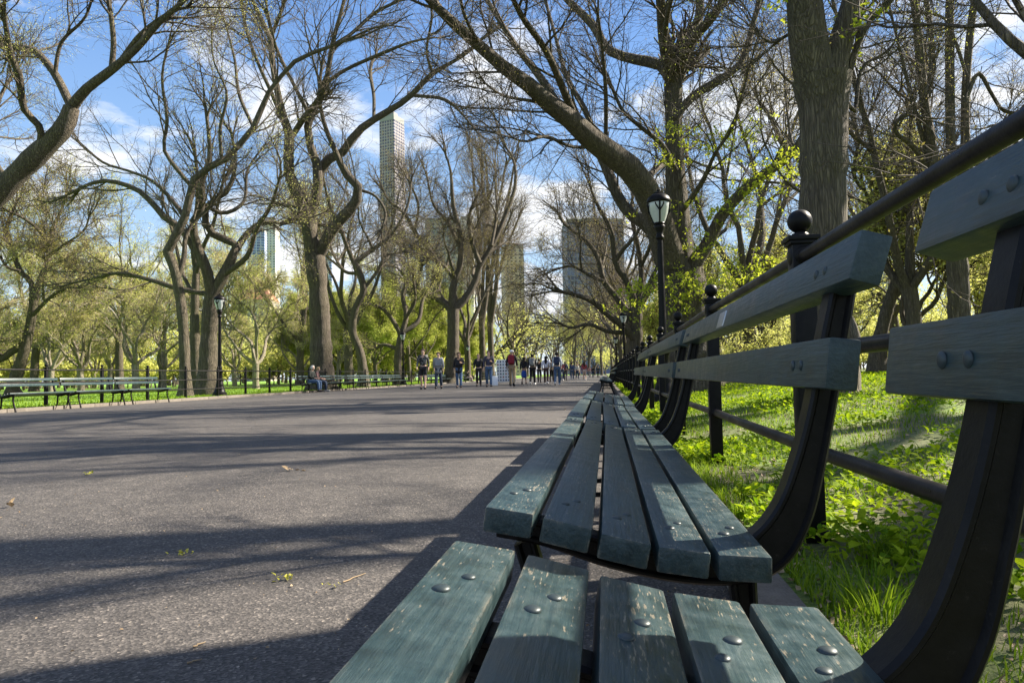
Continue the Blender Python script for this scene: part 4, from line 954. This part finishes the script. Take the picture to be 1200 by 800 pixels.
# elm outside the frame on the right whose boughs and shadow reach into the picture
traced_tree('elm off the right edge whose bough hangs into the top right corner', 3.34, [(1541, 640, 168), (1541, 400, 160), (1530, 150, 150), (1520, -100, 140), (1515, -400, 150)],
    [lim((1520, -60, 60), (1440, -20, 40), (1370, 60, 32), (1300, 110, 24), (1240, 88, 18), (1200, 60, 13), (1172, 36, 11), (1142, 0, 9), (1118, -40, 7)), lim((1515, -400, 100), (1480, -700, 80), (1400, -1100, 60), (1350, -1500, 40), (1280, -1800, 20)), lim((1515, -380, 100), (1600, -700, 80), (1750, -1100, 50), (1900, -1500, 30)), lim((1515, -400, 80), (1500, -800, 60), (1540, -1300, 40), (1500, -1900, 20)),
     lim((1240, 88, 9), (1214, 40, 8), (1190, 0, 7), (1170, -40, 5))],
    Kind(k1=4, k2=6, k3=5, nl=1, ls=.012, loff=.03, rmin=.003, r1cap=.05, lf=(.4, .5, .5), lmin=(1.2, .7, .3)), 36, drift=1.0, base_z=.25, depths=[(0, .6), (0, 3.5), (0, .4), (0, -1), (.5, .7)])
# ------------------------------------------------------------------ trees behind the rows
def scatter(proto, spots, label, group, g, smin=.85, smax=1.2):
    for x, y in spots:
        c = copy_tree(proto); s_ = g.uniform(smin, smax)
        c.location = (x, y, lawn_z(x, y)); c.rotation_euler = (0, 0, g.uniform(0, 6.28)); c.scale = (s_, s_, s_*g.uniform(.9, 1.12))
        tag(c, label, 'tree', group)
g = np.random.default_rng(99)
def spot(px, zc):
    p = at(px, 437+(709-px)*.021, zc); return (p[0], p[1])
K_PALE = Kind(k1=6, k2=7, k3=7, r1cap=.05, nl=3, ls=.042, loff=.10, rmin=.010, lf=(.5, .5, .5), lmin=(1.0, .6, .3), leaf='olive', bark='bark_pale', twig='twig_pale', trop=(.04, .0, -.02), wander=(.24, .26, .3))
K_OLIVE = Kind(k1=6, k2=7, k3=6, nl=4, ls=.055, loff=.12, rmin=.008, lf=(.45, .5, .45), lmin=(1.4, .8, .4), leaf='olive')
K_GREEN = Kind(k1=6, k2=8, k3=6, nl=9, ls=.085, loff=.22, rmin=.011, lf=(.45, .5, .45), lmin=(1.2, .8, .4), leaf='green')
K_BARE = Kind(k1=6, k2=7, k3=5, nl=2, ls=.045, loff=.10, rmin=.008, lf=(.48, .5, .45), lmin=(1.6, .9, .45))
K_THIN = Kind(k1=5, k2=6, k3=5, nl=1, ls=.035, loff=.10, rmin=.0065, r1cap=.035, lf=(.5, .5, .45), lmin=(2.0, 1.1, .5))
LG = 'pale-limbed low trees on the left lawn'; LL = 'low pale-limbed tree hazed with yellow buds on the lawn behind the left fence'
pale = []
for i, (px, z, sd) in enumerate(((95, 52, 41), (160, 47, 42), (300, 50, 43))):
    x, y = spot(px, z)
    pale.append(grown_tree('plane_tree', LL, 'tree', (x, y, 0), K_PALE, sd, H=9.5+i*.8, r=.24, fork=1.9, nl=5, spread=52, sinu=.30, arch=.12, group=LG, k1=6))
for i, (px, z) in enumerate(((60, 62), (128, 70), (192, 58), (275, 74), (20, 78), (352, 84), (110, 90), (396, 80), (-40, 60), (-60, 40))):
    scatter(pale[i % 3], [spot(px, z)], LL, LG, g)
OG = 'tall half-bare elms behind the left lawn'; OL = 'tall half-bare elm with an olive haze standing behind the low pale trees on the left'
ol = [grown_tree('elm_tree', OL, 'tree', (*spot(px, z), 0), K_OLIVE, sd, H=19, r=.36, fork=5.0, nl=4, spread=36, sinu=.2, group=OG, k1=6) for px, z, sd in ((140, 66, 51), (40, 64, 52))]
for i, (px, z) in enumerate(((190, 72), (100, 95), (232, 88), (352, 78), (-30, 70), (-70, 90))):
    scatter(ol[i % 2], [spot(px, z)], OL, OG, g)
GG = 'green trees in new leaf left of centre'; GL = 'bright green tree in new leaf behind the benches left of centre'
gr = [grown_tree('green_tree', GL, 'tree', (*spot(px, z), 0), K_GREEN, sd, H=13, r=.26, fork=2.4, nl=5, spread=48, sinu=.22, group=GG, k1=6) for px, z, sd in ((408, 88, 61), (498, 92, 62))]
for i, (px, z) in enumerate(((440, 80), (470, 98), (390, 108), (520, 104), (555, 112), (425, 120), (460, 126), (500, 130), (372, 96))):
    scatter(gr[i % 2], [spot(px, z)], GL, GG, g, .8, 1.05)
AG = 'far elms lining the road'
bare = [grown_tree('elm_tree', 'far bare elm in the row along the left side of the road', 'tree', (*spot(548, 84), 0), K_BARE, 71, H=21, r=.40, fork=5, nl=5, spread=34, sinu=.2, arch=.08, group=AG, k1=7),
        grown_tree('elm_tree', 'bare fan-shaped elm behind the right fence among a thicket of trunks', 'tree', (11.5, 27, .34), K_THIN, 72, H=18, r=.28, fork=3.2, nl=5, spread=32, sinu=.15, arch=.02, group='bare elms behind the right fence', k1=5)]
for i, (x, y) in enumerate(((-16.4, 122), (-16.2, 140), (-16.6, 160), (-17, 182), (-24, 62), (-24.5, 84), (-25, 104))):
    scatter(bare[i % 2], [(x, y)], 'far bare elm in the row along the left side of the road', AG, g, .85, 1.05)
for i, (x, y) in enumerate(((2.3, 62), (2.6, 80), (2.3, 98), (2.6, 118), (2.4, 140), (2.5, 165))):
    scatter(bare[i % 2], [(x, y)], 'far bare elm in the row along the right side of the road', 'far elms on the right of the road', g, .8, 1.0)
FL = 'distant half-bare elm closing the view at the end of the road'
for i, (x, y) in enumerate(((-13, 192), (-9, 205), (-4.5, 196), (-1, 210), (2, 194), (-16, 210), (-6.5, 222), (5, 205), (-11, 225))):
    scatter((ol + bare[:1])[i % 3], [(x, y)], FL, 'distant elms at the end of the road', g, .95, 1.2)
BR = 'bare elms behind the right fence'
for i, (x, y) in enumerate(((8.5, 42), (16, 40), (9.5, 58), (18, 56), (13, 74), (30, 60), (9, 90), (18, 95))):
    scatter(bare[1 if i % 3 else 0], [(x, y)], 'bare fan-shaped elm behind the right fence among a thicket of trunks', BR, g, .7, 1.05)
YG = 'yellow-green trees beyond the right lawn'; YL = 'low tree in yellow-green new leaf beyond the right lawn'
yl = grown_tree('green_tree', YL, 'tree', (17, 23.5, .34), Kind(k1=6, k2=8, k3=6, nl=4, ls=.055, loff=.16, rmin=.008, lf=(.45, .5, .45), lmin=(1.0, .6, .3), leaf='olive'), 81, H=7.5, r=.15, fork=1.5, nl=5, spread=52, sinu=.25, group=YG, k1=6)
for i, (x, y) in enumerate(((12.5, 30), (9.5, 44), (20, 38), (27, 34), (6.5, 50), (14, 46), (22, 30), (7, 70), (12, 62), (34, 46))):
    scatter(yl, [(x, y)], YL, YG, g, .8, 1.35)
edge = grown_tree('elm_tree', 'unseen elm added beyond the right edge to shade the road with soft bands', 'tree', (10.6, 9.2, .34), Kind(k1=3, k2=4, k3=4, nl=0, rmin=.006, r1cap=.06, lf=(.5, .5, .45), lmin=(2.0, 1.1, .5)), 91, H=17, r=.32, fork=5.0, nl=4, spread=34, sinu=.18, group='added elms beyond the right edge', k1=3)  # out-of-view elms put in to cast soft shadow bands on the road
edge.rotation_euler.z = 5.2
scatter(edge, [(10.2, 12.9)], 'unseen elm added beyond the right edge to shade the road with soft bands', 'added elms beyond the right edge', g, .9, 1.0)
def two_mat(name, wood, crown, m0, m1):
    a = np.concatenate(wood.v); b = np.concatenate(crown.v); c = MB(); fa = np.concatenate(wood.f4); fb = np.concatenate(crown.f4)
    c.add(a, quads=fa); c.add(b, quads=fb); o = c.build(name, m0); o.data.materials.append(m1)
    o.data.polygons.foreach_set('material_index', np.r_[np.zeros(len(fa), np.int32), np.ones(len(fb), np.int32)]); return o
def mass(name, label, spots, H, mleaf, sd, nleaf=16, ls=.16):
    g = np.random.default_rng(sd); wood, crown = MB(), MB()
    for x, y in spots:
        h = H*g.uniform(.6, 1.2); n = 7
        D = nrm(np.stack([g.normal(size=n)*.55, g.normal(size=n)*.55, g.uniform(.6, 1.1, n)], -1)); base = np.array([x, y, h*.16])
        t = np.linspace(0, 1, 7)[None, :, None]; P = base+D[:, None]*h*.7*t; P = P+.03*h*np.cumsum(g.normal(size=P.shape), 1)*.5*t
        P[:, 0] = base; Rr = h*.013*np.linspace(1, .2, 7)[None]*np.ones((n, 1))
        wood.tubes(P, Rr, 4, cap=False); wood.tubes(np.array([[x, y, -.3], [x+.1, y, h*.1], [x, y, h*.2]]), np.array([.03, .02, .018])*h, 6, cap=False)
        P1, R1 = spawn(P, Rr, 7, .2, 1, 45, 14, .5, 5, .2, .04, .5, g, h*.1, .012); wood.tubes(P1, R1, 3, cap=False)
        P2, R2 = spawn(P1, R1, 5, .2, 1, 45, 14, .5, 4, .2, .0, .6, g, h*.05, .010); wood.tubes(P2, R2, 3, cap=False)
        leaves(crown, P2, nleaf//4, ls, .03*h, g)
    o = two_mat(name, wood, crown, M['twig'], M[mleaf]); return tag(o, label, 'woodland', kind='stuff')
sp_ = []
for a_ in np.linspace(-62, 40, 70):
    for rr_ in (118, 150):
        d = rr_*g.uniform(.9, 1.15); a2 = R(a_+g.uniform(-1, 1)); x, y = d*math.sin(a2)-8, d*math.cos(a2)
        if -19 < x < 4.5: 
            if rr_ == 118: continue
            y = 215+g.uniform(0, 30)
        sp_.append((x, y))
mass('far_woodland', 'far yellow-green woodland closing off the park behind all the trees', sp_, 14, 'olive', 5, nleaf=24, ls=.20)

sp_ = []
for a_ in np.linspace(-64, 44, 210):
    d = g.uniform(88, 112); a2 = R(a_); x, y = d*math.sin(a2)-8, d*math.cos(a2)
    if -20 < x < 6: continue
    sp_.append((x, y))
mass('undergrowth', 'bushy yellow-green undergrowth along the far side of the lawns', sp_, 4.2, 'olive', 6, nleaf=16, ls=.19)


# ------------------------------------------------------------------ ground plants and litter
g = np.random.default_rng(21)
def lz(x): return np.minimum(.34, np.maximum(0, (x-.9)*.11))
def noise2(x, y, seed, sc):
    q = np.random.default_rng(seed); f = np.zeros_like(x)
    for k in range(7):
        a_, b_, c_ = q.normal(size=3); f += np.sin((x*a_+y*b_)*sc*(1+.45*k)+c_*5)/(1+.35*k)
    return f/2.2
def blades(b, x, y, z, h, wd, lean, g):
    n = len(x); a_ = g.uniform(0, 6.283, n); l = lean*h*g.uniform(.3, 1.3, n); dx, dy = np.cos(a_)*l, np.sin(a_)*l
    p = a_+1.57+g.normal(size=n)*.4; wx, wy = np.cos(p)*wd, np.sin(p)*wd
    v = np.stack([np.stack([x-wx, y-wy, z], -1), np.stack([x+wx, y+wy, z], -1), np.stack([x+dx*.35+wx*.8, y+dy*.35+wy*.8, z+h*.6], -1), np.stack([x+dx*.35-wx*.8, y+dy*.35-wy*.8, z+h*.6], -1), np.stack([x+dx, y+dy, z+h*np.where(lean > .9, .75, .95)], -1)], 1)
    k = np.arange(n)[:, None]*5
    b.add(v.reshape(-1, 3), quads=k+np.array([[0, 1, 2, 3]]), tris=k+np.array([[3, 2, 4]]))
def leafs(b, c, s_, g, tilt=.5, az_=None):
    """broad pointed leaves, folded a little at the midrib"""
    n = len(c); a_ = g.uniform(0, 6.283, n) if az_ is None else az_; t = np.clip(g.normal(.25, tilt, n), -.9, 1.2)
    u = np.stack([np.cos(a_)*np.cos(t), np.sin(a_)*np.cos(t), np.sin(t)], -1); r_ = g.normal(size=n)*.35
    w_ = np.stack([-np.sin(a_)*np.cos(r_), np.cos(a_)*np.cos(r_), np.sin(r_)], -1); up = np.cross(u, w_)
    s_ = s_[:, None]; e = .28*s_
    P = [c, c+u*s_*.35+w_*s_*.42+up*e*.6, c+u*s_*.8+w_*s_*.33+up*e*.3, c+u*s_*1.25-up*e*.3, c+u*s_*.8-w_*s_*.33+up*e*.3, c+u*s_*.35-w_*s_*.42+up*e*.6, c+u*s_*.6]
    k = np.arange(n)[:, None]*7
    b.add(np.stack(P, 1).reshape(-1, 3), quads=np.concatenate([k+np.array([[0, 6, 2, 1]])*1, k+np.array([[0, 5, 4, 6]])]), tris=np.concatenate([k+np.array([[6, 3, 2]]), k+np.array([[6, 4, 3]])]))
def region(n, x0, x1, y0, y1, g, px=1.6, py=1.7):
    return x0+(x1-x0)*g.random(n)**px, y0+(y1-y0)*g.random(n)**py
# broad-leaved ground cover
b = MB(); n = 150000
x, y = region(n, .55, 20, .5, 34, g, 1.8, 1.6)
dens = noise2(x, y, 3, 1.1)+.25*noise2(x, y, 8, 4)
keep = (dens > -.05-.75*np.clip((x-1.5)/2.5, -.2, 1)) & (g.random(n) < .95)
x, y = x[keep], y[keep]; d_ = np.hypot(x, y)
h = g.uniform(.01, .07, len(x))*(1+.9*np.clip(noise2(x, y, 5, .9), -.6, 1))
leafs(b, np.stack([x, y, lz(x)+h], -1), g.uniform(.014, .036, len(x))*(1+.05*d_), g)
tag(b.build('ground_cover', M['ground_leaf'], smooth=False), 'low broad-leaved ground cover on the lawn behind the right benches', 'ground cover', kind='stuff')
# grass of the right lawn
b = MB(); n = 190000
x, y = region(n, .53, 22, .3, 42, g, 1.8, 1.7)
keep = noise2(x, y, 13, 1.7)+.35*noise2(x, y, 14, 6) > -.15-.12*np.clip(y-3, 0, 4)
x, y = x[keep], y[keep]; d_ = np.hypot(x, y)
blades(b, x, y, lz(x)-.005, g.uniform(.025, .075, len(x)), .0016*(1+.16*d_), .7, g)
tag(b.build('grass', M['blade'], smooth=False), 'short spring grass on the lawn behind the right benches', 'grass', kind='stuff')
b = MB(); n = 60000
x = -15.12-g.random(n)**1.8*26; y = 10+g.random(n)**1.3*75
blades(b, x, y, np.zeros(n), g.uniform(.03, .09, n), .010+.0*x, .6, g)
tag(b.build('grass', M['blade'], smooth=False), 'bright mown grass of the lawn behind the left fence', 'grass', kind='stuff')
# tufts and single plants beside the near fence post
def tuft(name, label, x, y, n, h, spread, seed):
    g = np.random.default_rng(seed); b = MB(); r_ = spread*np.sqrt(g.random(n)); t = g.uniform(0, 6.283, n)
    px, py = r_*np.cos(t), r_*np.sin(t)
    a_ = t+g.normal(size=n)*.7; hh = h*g.uniform(.45, 1.1, n); L = hh*g.uniform(.25, .95, n)
    T = np.linspace(0, 1, 6)[None, :]
    X = px[:, None]+np.cos(a_)[:, None]*L[:, None]*T**1.7; Y = py[:, None]+np.sin(a_)[:, None]*L[:, None]*T**1.7; Z = hh[:, None]*(T-.28*(L/hh)[:, None]*T**2.6)
    wd = .0026*(1-T**2*.9); p = a_+1.57
    l = np.stack([X-np.cos(p)[:, None]*wd, Y-np.sin(p)[:, None]*wd, Z], -1); r2 = np.stack([X+np.cos(p)[:, None]*wd, Y+np.sin(p)[:, None]*wd, Z], -1)
    v = np.stack([l, r2], 2); k = np.arange(n)[:, None, None]*12+np.arange(5)[None, :, None]*2
    b.add(v.reshape(-1, 3), quads=(k+np.array([0, 1, 3, 2])[None, None]).reshape(-1, 4))
    o = b.build(name, M['blade'], smooth=False); o.location = (x, y, lz(np.array(x))-.005); return tag(o, label, 'grass tuft')
tuft('grass_tuft', 'tall tuft of bright grass beside the kerb behind the second bench end', .66, 1.84, 90, .16, .08, 1)
tuft('grass_tuft', 'smaller grass tuft in the lawn beyond the tall tuft, near the nearest fence post', .92, 2.35, 120, .13, .12, 2)
tuft('grass_tuft', 'grass tuft by the kerb below the lower rail at the right edge', .78, 1.05, 120, .13, .10, 3)
def leafy(name, label, x, y, n, h, s_, seed, stems=7):
    g = np.random.default_rng(seed); root = empty(name, (x, y, float(lz(np.array(x))))); tag(root, label, 'plant')
    b, st = MB(), MB(); cs, az_ = [], []
    for q in range(stems):
        a_ = g.uniform(0, 6.283); l = h*g.uniform(.4, 1.0); d = g.uniform(.15, .7)*l
        P = np.array([[0, 0, -.01], [math.cos(a_)*d*.4, math.sin(a_)*d*.4, l*.6], [math.cos(a_)*d, math.sin(a_)*d, l]]); st.tubes(P, np.array([.0022, .0018, .0014]), 5)
        for e in range(max(1, n//stems)):
            t = g.uniform(.45, 1); cs.append(P[1]*(1-t)+P[2]*t+g.normal(size=3)*.006); az_.append(a_+g.normal()*1.2)
    leafs(b, np.array(cs), s_*g.uniform(.6, 1.2, len(cs)), g, .35, np.array(az_))
    st.build('stem', M['blade'], root); b.build('leaves', M['ground_leaf'], root, smooth=False)
leafy('leafy_weed', 'leafy green weed growing at the foot of the nearest fence post', .80, 2.28, 30, .18, .042, 4)
leafy('leafy_weed', 'broad-leaved weed low in the grass behind the tall tuft', 1.05, 2.0, 22, .09, .038, 5)
leafy('leafy_weed', 'leafy weed at the kerb beside the gap between second and third bench', .60, 3.25, 34, .12, .036, 6, 10)
leafy('leafy_weed', 'big-leaved weed at the bottom right edge below the bench frame', .74, .86, 12, .11, .045, 7, 6)
# things lying on the road
def clump(name, label, cat, px, py, n, s_, m, seed, sp):
    g = np.random.default_rng(seed); zc = .66; hor = 437+(709-px)*.021; zc = .66*F/(py-hor); p = at(px, py, zc)
    b = MB(); c = g.normal(size=(n, 3))*np.array([sp, sp*.6, .003])+np.array([0, 0, .008]); c[:, 2] = np.abs(c[:, 2])
    leafs(b, c, s_*g.uniform(.5, 1.3, n), g, .5)
    o = b.build(name, m, smooth=False); o.location = (p[0], p[1], road_z(p[0])); tag(o, label, cat); return o
clump('flower_cluster', 'yellow-green fallen flower cluster on the asphalt, left of the other one', 'fallen blossom', 215, 660, 16, .012, M['catkin'], 1, .018)
clump('flower_cluster', 'longer yellow-green fallen flower cluster nearest the bench shadow', 'fallen blossom', 335, 687, 20, .012, M['catkin'], 2, .022)
clump('flower_cluster', 'tiny pale fallen petal clump just right of the longer flower cluster', 'fallen blossom', 386, 692, 6, .011, M['catkin'], 3, .010)
clump('flower_cluster', 'small green fallen sprig farther back on the asphalt', 'fallen blossom', 103, 568, 9, .016, M['catkin'], 4, .025)
clump('dry_leaf', 'curled brown leaf lying alone in the middle of the road', 'leaf', 344, 559, 5, .038, M['litter'], 5, .03)
clump('dry_leaf', 'orange-brown leaf on the road at the left edge', 'leaf', 8, 609, 3, .028, M['litter'], 6, .012)
clump('dry_leaf', 'small brown leaf standing by the kerb shadow of the third bench', 'leaf', 663, 481, 3, .05, M['litter'], 7, .02)
def twig(label, x0, y0, x1, y1):
    P = []
    for t in np.linspace(0, 1, 5):
        px, py = x0+(x1-x0)*t, y0+(y1-y0)*t; hor = 437+(709-px)*.021; p = at(px, py, .66*F/(py-hor)); P.append((p[0]+.004*math.sin(9*t), p[1], road_z(p[0])+.004))
    b = MB(); P = np.array(P); o = P[0].copy(); b.tubes(P-o, np.array([.0022, .002, .0018, .0015, .001]), 6); q = b.build('fallen_twig', M['litter']); q.location = o; tag(q, label, 'twig')
twig('thin straw-coloured twig on the asphalt beside the near bench shadow', 402, 688, 428, 677)
twig('pale short twig lying in the dark shadow at the bottom left', 219, 787, 236, 782)
twig('short pale twig on the edge of the bottom shadow', 226, 768, 240, 762)
b = MB(); n = 1500
x = -8+8.2*g.random(n)**.6; y = 1+g.random(n)**1.8*16
m2 = 1600; x = np.r_[x, .35-.6*g.random(m2)**1.8]; y = np.r_[y, g.uniform(.3, 12, m2)]
m2 = 900; x = np.r_[x, -14.9+g.random(m2)**2*1.5]; y = np.r_[y, g.uniform(12, 40, m2)]
n = len(x)
leafs(b, np.stack([x, y, road_z(x)+.004], -1), g.uniform(.003, .009, len(x))*(1+.03*np.hypot(x, y)), g, .15)
tag(b.build('litter', M['litter'], smooth=False), 'tiny dry bud scales strewn over the asphalt and under the benches', 'litter', kind='stuff')
b = MB(); n = 5000
x = .52+g.random(n)**1.6*3.5; y = .4+g.random(n)**1.5*9
leafs(b, np.stack([x, y, lz(x)+.006], -1), g.uniform(.008, .026, n), g, .3)
tag(b.build('leaf_litter', M['litter'], smooth=False), 'dry brown leaf litter between the plants behind the right kerb', 'litter', kind='stuff')

# ------------------------------------------------------------------ the city beyond the park
M['tower_grid'] = mk_windows('tower_grid', (.31, .275, .285), (.06, .065, .11), 4.7, 4.75, .70, .70)
M['tower_blue'] = mk_windows('blue_glass', (.36, .40, .56), (.10, .13, .28), 5.5, 3.6, .8, .72)
M['dark_glass'] = mk_windows('dark_glass', (.15, .155, .22), (.08, .09, .18), 3.0, 3.8, .8, .75, rough=.5)
M['grey_slab'] = mk_windows('grey_slab', (.27, .275, .30), (.10, .11, .16), 4.5, 3.8, .6, .5)
M['beige_wall'] = mk_windows('beige_facade', (.42, .34, .26), (.09, .10, .12), 4.2, 3.6, .42, .5)
M['pale_wall'] = mk_windows('pale_facade', (.60, .58, .54), (.16, .18, .21), 4.5, 3.6, .45, .5)
M['red_roof'] = simple('red_tile_roof', (.36, .16, .10), .8, .2, .4)
M['roof_grey'] = simple('flat_roof', (.25, .25, .25), .9, .1, .3)
def tower(name, label, px, ytop, wpx, zc, depth, rz, m, steps=(), roof=None):
    hor = 437+(709-px)*.021; h = (hor-ytop)*zc/F+CAMZ; wd = wpx*zc/F; p = at(px, hor, zc)
    root = empty(name, (p[0], p[1], -.3), rz); tag(root, label, 'building')
    b = MB(); b.box((0, 0, h/2), (wd, depth, h)); b.build('facade', m, root, smooth=False)
    b = MB(); b.box((0, 0, h+.012*h), (wd*.985, depth*.985, .022*h)); b.box((wd*.1, 0, h*1.03), (wd*.4, depth*.4, .03*h)) if not roof else None
    if roof is None: b.build('roof_parapet', M['roof_grey'], root, smooth=False)
    for (ox, w2, h0, h1) in steps:
        b = MB(); b.box((ox*wd, 0, (h0+h1)/2*h), (w2*wd, depth*1.03, (h1-h0)*h)); b.build('wing', m, root, smooth=False)
    return root, wd, h
tower('skyscraper', 'slender pale skyscraper with a grid of square windows rising over the trees', 463, 140, 22, 1050, 27, R(73), M['tower_grid'])
tower('tower_block', 'blue glass tower seen between the trunks right of the left lamp', 302, 272, 19, 900, 24, R(20), M['tower_blue'])
tower('tower_block', 'pale tower partly hidden directly right of the blue glass tower', 318, 262, 16, 960, 22, R(10), M['pale_wall'])
r_, wd, h = tower('gabled_house', 'beige apartment house with a red tiled gable roof under the blue tower', 300, 352, 44, 420, 20, R(12), M['beige_wall'], roof=True)
b = MB(); q = [(-wd/2-.3, -10.3, h), (wd/2+.3, -10.3, h), (wd/2+.3, 10.3, h), (-wd/2-.3, 10.3, h), (-wd/4, 0, h+12), (wd/4, 0, h+12)]
b.add(q, quads=[[0, 1, 5, 4], [2, 3, 4, 5], [3, 2, 1, 0]], tris=[[1, 2, 5], [3, 0, 4]]); b.build('roof', M['red_roof'], r_, smooth=False)
b = MB(); q = [(-wd/2-.2, -10.6, h-2), (-wd/4, -10.6, h-2), (-wd*.375, -10.6, h+15), (-wd/2-.2, -6, h-2), (-wd/4, -6, h-2), (-wd*.375, -6, h+15)]
b.add(q, quads=[[0, 2, 5, 3], [1, 4, 5, 2]], tris=[[0, 1, 2], [3, 5, 4]]); b.build('gable', M['beige_wall'], r_, smooth=False)
b = MB()
for ox in (.1, .33): b.box((ox*wd, -3, h+9), (1.8, 1.8, 10))
b.build('chimney', M['beige_wall'], r_, smooth=False)
tower('tower_block', 'thin blue tower behind the green trees left of the skyscraper', 386, 300, 9, 850, 14, R(15), M['tower_blue'])
tower('tower_block', 'low pale block in the gap right of the tall elm', 400, 345, 22, 700, 20, R(-10), M['pale_wall'])
tower('tower_block', 'grey-green office slab behind the candelabra elm', 522, 262, 42, 620, 24, R(14), M['grey_slab'])
tower('tower_block', 'white slab edge standing right against the grey-green office slab', 551, 258, 14, 640, 18, R(5), M['pale_wall'])
tower('tower_block', 'beige-topped block peeking over the trees at the end of the road', 603, 292, 22, 700, 26, R(18), M['beige_wall'])
tower('tower_block', 'wide dark glass office block left of the right lamp, behind bare boughs', 698, 263, 66, 560, 30, R(12), M['dark_glass'])
tower('tower_block', 'narrow blue glass tower right of the great forked elm', 829, 302, 12, 640, 12, R(20), M['tower_blue'])
tower('tower_block', 'stepped blue-grey tower just left of the big dark trunk', 916, 285, 16, 640, 16, R(20), M['tower_blue'], steps=((.6, .5, 0, .9),))
tower('tower_block', 'pale tower glimpsed between stems on the far right', 1046, 268, 20, 640, 18, R(-15), M['pale_wall'])

# ------------------------------------------------------------------ render settings
vs = scene.view_settings
vs.view_transform = 'Standard'; vs.look = 'None'; vs.gamma = 1.0; vs.use_curve_mapping = False
scene.display_settings.display_device = 'sRGB'
vs.exposure = 1.75
scene.render.engine = 'CYCLES'
cy = scene.cycles
cy.max_bounces = 4; cy.diffuse_bounces = 2; cy.glossy_bounces = 3; cy.transmission_bounces = 3; cy.transparent_max_bounces = 8
cy.sample_clamp_indirect = 8.0
